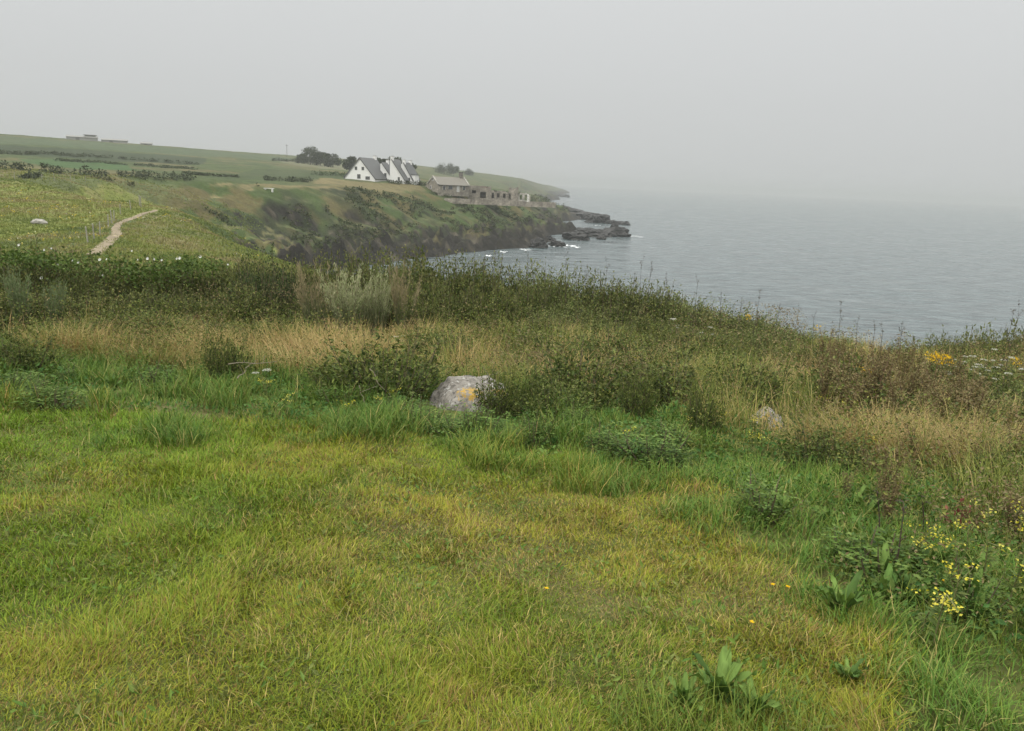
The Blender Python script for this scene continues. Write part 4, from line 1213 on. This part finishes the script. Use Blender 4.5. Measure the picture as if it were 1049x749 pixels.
while px < 862:
    D = 20.3 + rng.uniform(-.5, .5)
    pr2 = hedgeP[rng.integers(3)] if (px < 560 or rng.uniform() < .5) else hedgeG[rng.integers(2)]
    t_ = np.interp(px, tops[:, 0], tops[:, 1]) + rng.uniform(-1, 5)
    shrub_at(pr2, px, D, rng.uniform(.9, 1.2), HL, G, t_)
    px += rng.uniform(30, 40)
px = -150
while px < 800:     # the row in front, lower
    D = 18.9 + rng.uniform(-.4, .4)
    t_ = np.interp(px, tops[:, 0], tops[:, 1]) + rng.uniform(14, 34)
    shrub_at(hedgeP[rng.integers(3)] if rng.uniform() < .6 else hedgeG[rng.integers(2)], px, D, rng.uniform(.7, 1.0), HL, G, t_)
    px += rng.uniform(40, 58)
px = -150
while px < 760:     # the row behind, closing the gaps
    D = 22.0
    shrub_at(hedgeP[rng.integers(3)], px, D, rng.uniform(1.0, 1.3), HL, G, np.interp(px, tops[:, 0], tops[:, 1]) + rng.uniform(1, 7))
    px += rng.uniform(55, 75)
blk = Proto(shrub('dark_shrub', .85, 1.0, 210, 30, .045, [(.028, .045, .016), (.04, .06, .02), (.055, .075, .024)], None))
shrub_at(blk, 272, 18.2, 1.15, 'darkest rounded bush in the hedge, left of the feathery grey shrubs', None, 262)
px = -150
while px < 800:     # the lowest front row, its foot in the dry grass
    D = 17.1 + rng.uniform(-.4, .4)
    t_ = np.interp(px, tops[:, 0], tops[:, 1]) + rng.uniform(22, 44) - max(0, px - 600) * .05
    shrub_at(hedgeP[rng.integers(3)] if rng.uniform() < .75 else hedgeG[rng.integers(2)], px, D, rng.uniform(.65, .95), HL, G, t_)
    px += rng.uniform(40, 62)
px = 440
while px < 850:     # thick low growth at the hedge foot where it dips
    t_ = np.interp(px, tops[:, 0], tops[:, 1]) + rng.uniform(40, 58) - max(0, px - 600) * .12
    shrub_at(hedgeP[rng.integers(3)], px, 16.0 + rng.uniform(-.6, .6), rng.uniform(.6, .85), HL, G, t_)
    px += rng.uniform(46, 70)
# the dark bushes around the boulder and through the rough ground
bram = [Proto(shrub('bramble_bush', .85, 1.0, 120, 22, .085, [(.05, .075, .018), (.08, .11, .024), (.12, .14, .034), (.03, .045, .014)], None, .3, 1.15, 26, tipc=(.16, .17, .055))) for _ in range(3)]
for k_, (px, py, ty, wpx, lab) in enumerate(BUSHES):
    q = hit(px, py); D = math.hypot(q[0], q[1]); hh = P(px, ty, D)[2] - q[2]; s_ = wpx * D / F / 1.85
    o = bram[k_ % 3].place(tuple(q), rng.uniform(0, 6.28), (s_, s_ * .9, hh * 1.05), lab, 'bush', 'bushes in the rough ground')
for i in range(52):
    px, py = (rng.uniform(-20, 1060), rng.uniform(335, 395)) if i < 47 else (rng.uniform(330, 760), rng.uniform(400, 440))
    py += max(0, px - 650) * .12
    if px < 330: py = 335 + (py - 335) * .35
    q = hit(px, py); D = math.hypot(q[0], q[1])
    if (q[0] - BQ[0]) ** 2 + (q[1] - BQ[1]) ** 2 < .8 or (q[0] - BQ2[0]) ** 2 + (q[1] - BQ2[1]) ** 2 < 1.4: continue
    s_ = rng.uniform(.3, .85)
    bram[i % 3].place(tuple(q), rng.uniform(0, 6.28), (s_ * rng.uniform(.8, 1.5), s_, rng.uniform(.28, .5)), 'low straggling bramble tangled into the grass of the rough ground', 'bush', 'low brambles in the rough ground')
nett = [Proto(shrub('nettle', .26, 1.0, 30, 30, .05, [(.055, .105, .022), (.08, .135, .026), (.11, .155, .034), (.04, .075, .018)], None, .25, 1.0, 6, tipc=(.13, .19, .045))) for _ in range(3)]
for i in range(52):
    px, py = rng.uniform(-20, 760), 0
    if i >= 48: px = rng.uniform(760, 1000)
    if (px < 330 and i % 3) or 690 < px < 760: continue
    lo = np.interp(px, [0, 200, 330, 440, 560, 700, 800, 900, 1049], [382, 390, 398, 425, 428, 452, 485, 505, 560]); hi = np.interp(px, [0, 200, 330, 440, 560, 700, 800, 900, 1049], [415, 432, 442, 446, 468, 500, 545, 600, 660])
    py = rng.uniform(lo, hi); q = hit(px, py)
    if (q[0] - BQ[0]) ** 2 + (q[1] - BQ[1]) ** 2 < .6: continue
    s_ = rng.uniform(.5, 1.1)
    nett[i % 3].place(tuple(q), rng.uniform(0, 6.28), (s_, s_, rng.uniform(.16, .36)), 'leafy bright green weed in the lush fringe around the clearing', 'weed', 'leafy green weeds of the fringe')
# the far hump of scrub at the right edge
for k_, (px, D, ty, lab) in enumerate(((975, 27, 352, 'dark shrub at the left end of the clump beyond the right-hand weeds'), (1012, 27.5, 346, 'dark shrub in the middle of the clump beyond the right-hand weeds'), (1050, 27, 343, 'dark shrub at the right edge against the sea'), (1090, 27, 342, 'dark shrub just outside the right edge of the clump'))):
    shrub_at(hedgeP[k_ % 3], px, D, 1.7, lab, 'dark shrubs at the right edge', ty)

for i in range(32):
    px = 948 + i * 4.6; shrub_at(hedgeP[i % 3], px, 24.5 + (i % 3) * 1.5, .75, 'low dark shrub filling the clump beyond the right-hand weeds', 'low dark shrubs at the right edge', 354 - (i % 3) * 2 - i * .28)
# feathery plumes
def plume(name, R0, H, n, cols, topc):
    root = empty(name); a = Acc(); b = Acc()
    for i in range(n):
        ph = rng.uniform(0, 6.28); u = math.sqrt(rng.uniform(0, 1))
        base = np.array([u * R0 * .25 * math.cos(ph), u * R0 * .25 * math.sin(ph), 0]); tip = np.array([u * R0 * math.cos(ph), u * R0 * math.sin(ph), H * rng.uniform(.6, 1.05) * (1 - .2 * u)])
        s_ = np.linspace(0, 1, 6); mid = base * .55 + tip * .45 + np.array([0, 0, H * .1])
        pts = (1 - s_)[:, None] ** 2 * base + 2 * ((1 - s_) * s_)[:, None] * mid + s_[:, None] ** 2 * tip
        add_tube(a, pts, np.linspace(.008, .002, 6), (.16, .14, .09), 3)
        m_ = 90; t_ = rng.uniform(.2, 1, m_)
        q = (1 - t_)[:, None] ** 2 * base + 2 * ((1 - t_) * t_)[:, None] * mid + t_[:, None] ** 2 * tip + rng.normal(0, .02, (m_, 3)) * (.6 + 1.2 * np.sin(t_ * 3.0))[:, None]
        d = (tip - base) / np.linalg.norm(tip - base) + rng.normal(0, .4, (m_, 3))
        k_ = sst(.35, .7, t_)[:, None]
        add_leaves(b, q, d, rng.uniform(.035, .075, m_), rng.uniform(.010, .02, m_), pal(m_, cols) * (1 - k_) + pal(m_, topc) * k_)
    a.build('stems', M_STEM, root); b.build('foliage', M_DRY, root)
    return root
GG = [(.10, .125, .05), (.13, .155, .065)]
PX = Proto(plume('feathery_shrub', .75, 1.0, 38, GG, [(.29, .31, .17), (.24, .28, .13), (.34, .33, .2)]))
PT = Proto(plume('feathery_shrub', .6, 1.0, 24, GG, [(.27, .225, .13), (.22, .19, .10)]))
PG = Proto(plume('feathery_shrub', .45, 1.0, 26, [(.075, .11, .035)], [(.15, .19, .09), (.12, .16, .07)]))
gF = 'feathery shrubs before the hedge'
shrub_at(PX, 356, 15.9, 1.0, 'tall pale grey-green feathery shrub in front of the hedge', gF, 268)
shrub_at(PX, 386, 16.0, .6, 'slimmer pale feathery shrub leaning on the taller grey-green one', gF, 272)
shrub_at(PT, 322, 16.1, .85, 'pinkish brown feathery shrub just left of the tall grey-green one', gF, 262)
shrub_at(PT, 413, 16.0, .7, 'pinkish brown feathery shrub standing alone right of the grey-green one', gF, 264)
shrub_at(PG, 14, 16.2, .8, 'thin green feathery weed at the left edge of the hedge', gF, 268)
shrub_at(PG, 55, 16.2, .7, 'thin green feathery weed before the hedge below the footpath', gF, 282)

# ------------------------------------------------------------------ bindweed on the hedge
root = empty('bindweed')
a = Acc()
bd = []
for (px, py, w_, h_) in ((60,268,60,10), (130,276,70,14), (160,282,50,16), (195,272,40,10), (15,264,40,8)):
    for _ in range(420):
        x_, y_ = px + rng.normal(0, w_ * .45), py + rng.normal(0, h_ * .5); p = P(x_, y_, 19.1 + rng.normal(0, .35)); bd.append(p)
bd = np.array(bd); N = len(bd)
add_leaves(a, bd, rng.normal(size=(N, 3)) + [0, -.5, .1], rng.uniform(.05, .1, N), rng.uniform(.04, .08, N), pal(N, [(.065, .105, .022), (.09, .135, .028), (.05, .08, .02)]))
a.build('leaves', M_FOL, root)
for i in range(8):
    pass
for (px, py) in ((19,250),(45,255),(52.5,253.5),(74,266),(80,268),(102,265),(109,264.5),(135,256),(141,265),(151,264),(158,264.5),(165.5,265.5),(181,264),(184,263.5),(42,283.5),(105,281),(205,262),(233.5,270),(59,270)):
    p = P(px, py + 1, 18.9); s_ = rng.uniform(.018, .036)
    an = np.arange(10) * 2 * np.pi / 10
    rad_ = np.array([.12, .4, 1.0]); zz = np.array([-.9, -.3, 0])
    nrm = np.array([rng.normal(0, .4), -1, rng.uniform(.1, .8)]); d_, s1, n1_ = frame(nrm[None]); d_, s1, n1_ = d_[0], s1[0], n1_[0]
    v = [p + d_ * zz[0] * s_]
    for rr, z1 in zip(rad_, zz):
        for q in an: v.append(p + (s1 * math.cos(q) + n1_ * math.sin(q)) * rr * s_ * (1 + .08 * math.cos(5 * q)) + d_ * z1 * s_)
    t = [(0, 1 + j, 1 + (j + 1) % 10) for j in range(10)]
    for k2 in (0, 1):
        for j in range(10):
            a0, a1 = 1 + k2 * 10 + j, 1 + k2 * 10 + (j + 1) % 10; t += [(a0, a0 + 10, a1 + 10), (a0, a1 + 10, a1)]
    fa = Acc(); fa.add(v, t, (.62, .62, .58)); fa.build('flower', M_PETAL, root)
tag(root, 'bindweed with white trumpet flowers draped over the left of the hedge', 'bindweed')

# ------------------------------------------------------------------ weeds with flower heads
def stem_curve(h, bend, n=6):
    s_ = np.linspace(0, 1, n); an = rng.uniform(0, 6.28)
    return np.stack([math.cos(an) * bend * s_ ** 2, math.sin(an) * bend * s_ ** 2, h * s_], -1)
def umbel(h=1.0, heads=3, c=(.45, .45, .38), stemc=(.14, .16, .06), hs=.06):
    root = empty('umbel_plant'); a = Acc(); main = stem_curve(h, .08); add_tube(a, main, np.linspace(.006, .003, 6), stemc)
    tips = [(main[-1], 1.0)]
    for i in range(heads - 1):
        t = rng.uniform(.45, .75); st = main[int(t * 5)]; an = rng.uniform(0, 6.28); e_ = st + np.array([math.cos(an) * .14, math.sin(an) * .14, rng.uniform(.18, .3)])
        add_tube(a, [st, (st + e_) / 2 + [math.cos(an) * .03, math.sin(an) * .03, -.02], e_], (.004, .003, .002), stemc); tips.append((e_, .7))
    for p, s_ in tips:
        for j in range(10):
            an = j * .628; add_tube(a, [p - [0, 0, .03], p + np.array([math.cos(an), math.sin(an), .3]) * hs * s_ * .8], (.0018, .0012), stemc, 3)
    a.build('stem', M_STEM, root)
    b = Acc(); n = 14; d = np.stack([rng.normal(size=n), rng.normal(size=n), rng.uniform(0, 1, n)], -1)
    zz = rng.uniform(.1, .6, n) * h
    add_leaves(b, np.stack([np.interp(zz, main[:, 2], main[:, 0]), np.interp(zz, main[:, 2], main[:, 1]), zz], -1), d, rng.uniform(.05, .11, n), rng.uniform(.015, .03, n), pal(n, [(.08, .12, .03), (.11, .14, .04)])); b.build('leaves', M_FOL, root)
    for p, s_ in tips:
        b = Acc(); n = 70; an = rng.uniform(0, 6.28, n); rr = np.sqrt(rng.uniform(0, 1, n)) * hs * s_
        q = p + np.stack([rr * np.cos(an), rr * np.sin(an), .012 + .006 * rng.normal(size=n) - rr ** 2 / hs * .15 + hs * .25], -1)
        add_leaves(b, q, rng.normal(size=(n, 3)) * [1, 1, .25], .017 * s_ + .004, .015, pal(n, [c], None, .1)); b.build('flower_head', M_PETAL, root)
    return root
um = [Proto(umbel(.9, 3)), Proto(umbel(1.0, 2)), Proto(umbel(.8, 4))]
def weed_at(proto, px, ptop, D, lab, cat, grp, sc=None, nat=1.0):
    p = P(px, ptop, D); g = gz(p[0], p[1]); h = max(p[2] - g, .25); s_ = h / nat
    return proto.place((p[0], p[1], g - .02), rng.uniform(0, 6.28), (s_ if sc is None else sc,) * 2 + (s_,), lab, cat, grp)
for i, (px, py, D, lab) in enumerate(((986,362,16,'tallest white umbel flower before the dark shrubs at the right edge'), (997,366,15.2,None), (1003,369,15,None), (1008,371.5,14.6,None), (1020,361,16,None), (1026,362,16.2,None), (1013,367,15.5,None), (1030,383,13.5,'white umbel flower lowest of the right-hand cluster'),
        (408,341,14.5,'white umbel flower on the dry grass in front of the feathery shrub'), (572,342,15,'white umbel flower on the dark foot of the hedge right of centre'), (272,377.5,9.6,'white umbel flower beside the bare forked twig on the left'), (690,320,17,None), (724,333,16,None), (1040,370,14,None), (975,368,15,None))):
    weed_at(um[i % 3], px, py, D, lab or ('flat white umbel flower among the dry weeds on the right'), 'umbel flower', 'white umbel flowers', .95, .95)
def ragwort(h=.8, cl=6, c=(.62, .40, .015), n=40, leafc=None):
    root = empty('yellow_flower'); a = Acc(); b = Acc(); main = stem_curve(h, .06); add_tube(a, main, np.linspace(.006, .003, 6), (.13, .13, .05))
    heads = []
    for i in range(cl):
        st = main[3 + rng.integers(0, 3)]; an = rng.uniform(0, 6.28); e_ = st + np.array([math.cos(an) * rng.uniform(.02, .13), math.sin(an) * rng.uniform(.02, .13), 0]); e_[2] = h * rng.uniform(.86, 1.02)
        add_tube(a, [st, e_], (.003, .002), (.13, .13, .05), 3); heads.append(e_)
    a.build('stem', M_STEM, root)
    m_ = 26; zz = rng.uniform(.05, .85, m_) * h
    add_leaves(b, np.stack([np.interp(zz, main[:, 2], main[:, 0]), np.interp(zz, main[:, 2], main[:, 1]), zz], -1), np.stack([rng.normal(size=m_), rng.normal(size=m_), rng.uniform(-.1, .9, m_)], -1), rng.uniform(.05, .11, m_), rng.uniform(.015, .035, m_), pal(m_, leafc or [(.075, .115, .03), (.11, .14, .04)])); b.build('leaves', M_FOL, root)
    b = Acc()
    for e_ in heads:
        q = e_ + rng.normal(0, .022, (n // cl + 4, 3)) * [1.3, 1.3, .6]; M_ = len(q)
        add_leaves(b, q, rng.normal(size=(M_, 3)) + [0, 0, .5], .026, .018, pal(M_, [c], None, .15))
    b.build('flower_head', M_PETAL, root)
    return root
rg = [Proto(ragwort(.8, 7, n=60)), Proto(ragwort(.8, 5, n=40))]
for i, (px, py, D) in enumerate(((955,361,14.2), (959,362,14.1), (963,360.5,14.3), (967,363,14), (960,366,13.9), (970,365,14.2))):
    weed_at(rg[i % 2], px, py, D, 'golden ragwort in the bright clump above the dry brown weeds', 'ragwort', 'golden ragwort clump', .9, .8)
for px, py, D, lab in ((1040,366,14.5,'golden ragwort alone near the right edge'), (884,376,12.8,'faded golden ragwort among the brown weeds'), (893,377,12.8,'faded golden ragwort a step right of its twin in the brown weeds'), (945,435,9.4,'single low golden flower in the dry grass under the brown weeds'), (838,333,19,'golden flower stem at the lower end of the hedge'), (766,322,19,'golden flower stem against the hedge where it dips')):
    weed_at(rg[1], px, py, D, lab, 'ragwort', None, .7, .8)
yw = [Proto(ragwort(.6, 6, (.58, .52, .06), 12)), Proto(ragwort(.6, 3, (.55, .52, .10), 8)), Proto(ragwort(.6, 5, (.55, .5, .08), 14))]
for i in range(17):
    px = rng.uniform(935, 1090); py = rng.uniform(490, 615)
    if py < 500 + (1049 - px) * .25: py += 25
    q = hit(px, py + rng.uniform(40, 75)); D = math.hypot(q[0], q[1])
    weed_at(yw[i % 3], px, py, D, 'pale yellow flowering weed in the patch at the right edge of the clearing', 'yellow weed', 'pale yellow flowers at the right', .8, .6)
for i in range(30):
    px, py = ((rng.uniform(800, 905), rng.uniform(372, 470)) if i < 12 else (rng.uniform(560, 790), rng.uniform(350, 470)) if i < 22 else (rng.uniform(230, 440), rng.uniform(370, 420)))
    q = hit(px, py + 22); weed_at(yw[i % 3], px, py, math.hypot(q[0], q[1]), 'small yellow flowering weed scattered through the rough growth', 'yellow weed', 'yellow flowers in the rough growth', .6, .6)
# brown dock seed stalks
def dock(h=1.0, n=5, c=((.15, .115, .05), (.19, .15, .068), (.11, .088, .044), (.14, .14, .05))):
    root = empty('dock_stalk'); a = Acc(); b = Acc()
    for i in range(n):
        main = stem_curve(h * rng.uniform(.7, 1.0), rng.uniform(.05, .2)); add_tube(a, main, np.linspace(.006, .003, 6), (.13, .075, .05), 4)
        m_ = 130; t = rng.uniform(.35, 1.0, m_)
        q = np.stack([np.interp(t, np.linspace(0, 1, 6), main[:, k2]) for k2 in range(3)], -1) + rng.normal(0, .022, (m_, 3))
        add_leaves(b, q, rng.normal(size=(m_, 3)), rng.uniform(.018, .042, m_), rng.uniform(.012, .024, m_), pal(m_, c))
    a.build('stem', M_STEM, root); b.build('seed_head', M_DRY, root)
    return root
dk = [Proto(dock(1.0, 5)), Proto(dock(1.0, 7)), Proto(dock(1.0, 4))]
for i in range(58):
    px = rng.uniform(850, 1012); pb = rng.uniform(402, 448) + (px - 930) * .12; q = hit(px, pb); D = math.hypot(q[0], q[1])
    py = pb - rng.uniform(42, 66) - max(0, 40 - abs(px - 925)) * .2
    weed_at(dk[i % 3], px, py, D, 'reddish brown dead dock stalk in the stand on the right', 'dock', 'dead dock stalks on the right', rng.uniform(.7, 1.1), 1.0)
for px, py, D, lab in ((600,365,11.5,'reddish dead dock stalk behind the wide bramble bush'), (660,372,11,'reddish dead dock stalk right of the wide bramble bush'), (797,425,9.2,'reddish dead dock stalk beside the small orange-lichened stone'), (735,372,12,'reddish dead dock stalk above the bramble bush by the clearing'), (780,440,8.6,'low reddish dead dock stalk just left of the small orange stone')):
    weed_at(dk[2], px, py, D, lab, 'dock', None, .7, 1.0)
# bare dark stalks on the right and thin stems against the sea
def bare_stalk(h=1.0, tw=5, knob=False):
    root = empty('bare_stalk'); a = Acc(); b = Acc(); main = stem_curve(h, .06); add_tube(a, main, np.linspace(.007, .0035, 6), (.055, .042, .03))
    ends = [main[-1]]
    for i in range(tw):
        st = main[2 + rng.integers(0, 4)]; an = rng.uniform(0, 6.28); e_ = st + np.array([math.cos(an) * .06, math.sin(an) * .06, rng.uniform(.06, .14)]); add_tube(a, [st, e_], (.003, .002), (.06, .045, .03), 3); ends.append(e_)
    a.build('stem', M_STEM, root)
    for e_ in ends:
        m_ = 22 if knob else 9; q = e_ + rng.normal(0, .018 if knob else .014, (m_, 3)); add_leaves(b, q, rng.normal(size=(m_, 3)), .022, .014, pal(m_, [(.05, .04, .03), (.09, .07, .045)]))
    b.build('seed_head', M_DRY, root)
    return root
bs = [Proto(bare_stalk(1.0, 4)), Proto(bare_stalk(1.0, 2)), Proto(bare_stalk(1.0, 6, True))]
for px, pt, pb, k_, lab in ((909,502,568,1,'bare dark stalk furthest left of the three in the green weeds'), (928,522,600,0,'bare dark stalk in the middle of the three in the green weeds'), (953,505,555,1,'bare dark stalk nearest the yellow flowers')):
    q = hit(px, pb); weed_at(bs[k_], px, pt, math.hypot(q[0], q[1]), lab, 'stalk', 'bare dark stalks on the right', .9, 1.0)
for i, (px, py, k_, lab) in enumerate(((650,279,1,None), (658,272,0,None), (666,268,1,'tallest thin stem rising over the middle of the hedge'), (684,288,0,None), (714,291,0,None), (741,300,1,None), (776,304,2,'dark stem with knobbed seed heads rising over the dipping hedge'), (760,304,1,None), (797,311,1,None), (816,318,0,None), (836,325,0,None), (864,318,2,'dark branching stem against the sea right of the hedge end'), (927,330,1,'thin dark stem against the sea over the brown weeds'), (881,332,0,None), (897,336,0,None), (906,338,2,None), (1040,322,0,'tall pale stem against the sea at the right edge'), (582,267,0,None), (600,272,1,None), (543,262,0,None), (620,275,0,None), (505,258,1,None), (1034,327,2,None), (850,338,1,None))):
    weed_at(bs[k_], px, py, 18.6 if px < 850 else 15.5, lab or 'thin dark seed stem rising above the hedge against the sea', 'stalk', 'thin stems above the hedge', .8, 1.0)
# broad-leaved docks
def rosette(n=17, L_=.17):
    a = Acc()
    for i in range(n):
        an = i * 2.4 + rng.normal(0, .3); ll = L_ * rng.uniform(.6, 1.15); wd_ = ll * rng.uniform(.17, .25); e0 = rng.uniform(.6, 1.4)
        hd = np.array([math.cos(an), math.sin(an), 0]); sd_ = np.array([-math.sin(an), math.cos(an), 0]); pts = []; p = np.array([0, 0, .0]); K = 7
        for j in range(K):
            pts.append(p); el = e0 - .8 * (j / (K - 1)) ** 1.5; p = p + (hd * math.cos(el) + np.array([0, 0, 1]) * math.sin(el)) * ll / (K - 1)
        wv = wd_ * np.array([.12, .55, .9, 1, .88, .55, .02]) / 2; v = []
        for j in range(K):
            wob = .012 * math.sin(j * 2.1 + i); v += [pts[j] - sd_ * wv[j] + [0, 0, wv[j] * .5 + wob], pts[j], pts[j] + sd_ * wv[j] + [0, 0, wv[j] * .5 - wob]]
        t = []
        for j in range(K - 1):
            q = j * 3; t += [(q, q + 1, q + 4), (q, q + 4, q + 3), (q + 1, q + 2, q + 5), (q + 1, q + 5, q + 4)]
        c = np.array([(.085, .15, .034), (.115, .18, .042), (.07, .125, .03)][rng.integers(3)]) * rng.uniform(.85, 1.2)
        cc = np.repeat(c[None], len(v), 0) * rng.uniform(.75, 1.25, (len(v), 1)); cc[1::3] *= 1.1
        a.add(v, t, cc)
    return a.build('broadleaf_weed', M_FOL, None, True)
ros = [Proto(rosette()), Proto(rosette(13)), Proto(rosette(19, .15))]
for i, (px, py, s_, lab) in enumerate(((735,720,1.15,'big broad-leaved dock at the bottom edge of the clearing'), (700,722,.75,'broad-leaved dock just left of the biggest one at the bottom'), (960,585,1.5,'broad pale-green dock under the bare dark stalks'), (935,590,1.1,'broad-leaved dock left of the pale-green one under the stalks'), (1000,600,1.3,'broad-leaved dock under the pale yellow flowers'),
        (868,700,.7,'small broad-leaved weed in the lower right of the clearing'), (772,735,.8,'broad-leaved dock just right of the biggest one at the bottom'), (1000,640,1.0,'broad-leaved weed in the lush grass below the pale yellow flowers'), (845,540,1.0,'broad-leaved weed in the green fringe left of the dark stalks'), (800,530,.9,'broad-leaved weed at the corner of the clearing'), (560,470,.8,'broad-leaved weed before the bramble bush right of the boulder'), (380,440,.8,'broad-leaved weed before the bramble bush left of the boulder'), (115,398,1.0,'broad-leaved weed in the green fringe at the left'), (210,545,.4,'flat broad-leaved weed in the left of the clearing'), (655,462,.9,'broad-leaved weed at the edge of the clearing under the bramble'))):
    q = hit(px, py); ros[i % 3].place((q[0], q[1], q[2] - .005), rng.uniform(0, 6.28), (s_, s_, s_ * 1.1), lab, 'broad-leaved weed', 'broad-leaved weeds')
for i in range(13):
    px, py = rng.uniform(850, 1045), rng.uniform(520, 640); q = hit(px, py); s_ = rng.uniform(.8, 1.3)
    ros[i % 3].place((q[0], q[1], q[2] - .005), rng.uniform(0, 6.28), (s_, s_, s_ * 1.3), 'leafy dock rosette half hidden in the lush grass around the bare dark stalks', 'broad-leaved weed', 'docks in the lush grass on the right')
for i in range(16):
    px, py = rng.uniform(860, 1045), rng.uniform(475, 560); q = hit(px, py); s_ = rng.uniform(.4, .7)
    dk[i % 3].place((q[0], q[1], q[2] - .01), rng.uniform(0, 6.28), (s_, s_, s_ * .8), 'thin brown weed stalk standing in the green growth below the dead dock stand', 'dock', 'brown stalks in the green growth')
# small yellow dandelion-like flowers on the lawn
def dand():
    root = empty('hawkbit_flower'); a = Acc(); add_tube(a, [(0, 0, 0), (.004, .002, .06), (.006, 0, .11)], (.0022, .002, .0018), (.11, .13, .04)); a.build('stem', M_STEM, root)
    b = Acc(); n = 26; an = np.arange(n) * .2417; add_leaves(b, np.tile([.006, 0, .11], (n, 1)), np.stack([np.cos(an), np.sin(an), rng.uniform(.1, .7, n)], -1), .016, .005, pal(n, [(.75, .52, .02)], None, .1)); b.build('flower_head', M_PETAL, root)
    return root
dn = Proto(dand())
for px, py, lab in ((805,608,'yellow hawkbit flower highest on the right of the clearing'), (767,646,'yellow hawkbit flower left of the other two on the right of the clearing'), (790,605,'yellow hawkbit flower close beside the highest one'), (963,600,None), (560,610,None)):
    q = hit(px, py + 10); dn.place(tuple(q), rng.uniform(0, 6), (.8, .8, .8), lab or 'tiny yellow hawkbit flower standing alone in the short grass', 'hawkbit', 'hawkbit flowers in the clearing')
# red-leaved dock
a = Acc()
m_ = 34; q = rng.normal(0, 1, (m_, 3)) * [.06, .05, .05] + [0, 0, .22]
add_leaves(a, q, rng.normal(size=(m_, 3)) + [0, 0, .4], rng.uniform(.03, .06, m_), rng.uniform(.015, .03, m_), pal(m_, [(.18, .05, .045), (.2, .09, .055), (.12, .06, .04)]))
for i in range(6): add_tube(a, [(0, 0, 0), q[i]], (.003, .002), (.16, .06, .04), 3)
o = a.build('red_weed', M_FOL); p = hit(980, 560); o.location = p; tag(o, 'weed with crimson leaves among the pale yellow flowers', 'weed')
# dead twigs
def twig(px0, py0, px1, py1, D0, D1, lab, forks=3):
    p0, p1 = P(px0, py0, D0), P(px1, py1, D1); s_ = np.linspace(0, 1, 7)[:, None]; pts = p0 + (p1 - p0) * s_ + rng.normal(0, .012, (7, 3)); ctr = pts.mean(0)
    a = Acc(); add_tube(a, pts - ctr, np.linspace(.007, .0025, 7), (.20, .175, .125))
    for i in range(forks):
        st = pts[2 + i] - ctr; add_tube(a, [st, st + rng.normal(0, .09, 3) + [0, 0, .04]], (.004, .002), (.18, .16, .115), 3)
    o = a.build('dead_twig', M_STEM); o.location = ctr; tag(o, lab, 'twig')
twig(236, 372, 285, 371, 9.3, 9.5, 'pale dead twig lying level over the weeds on the left')
twig(243, 388, 258, 372, 9.0, 9.1, 'pale bent twig rising to meet the level one', 1)
twig(368, 394, 375, 414, 8.6, 8.3, 'short pale twig sticking out under the bramble left of the boulder', 1)
twig(378, 378, 400, 407, 8.8, 8.5, 'thin brown twig slanting across the bramble left of the boulder', 1)
twig(497, 388, 512, 381, 8.9, 9.0, 'pale forked twig just above the lichened boulder', 2)
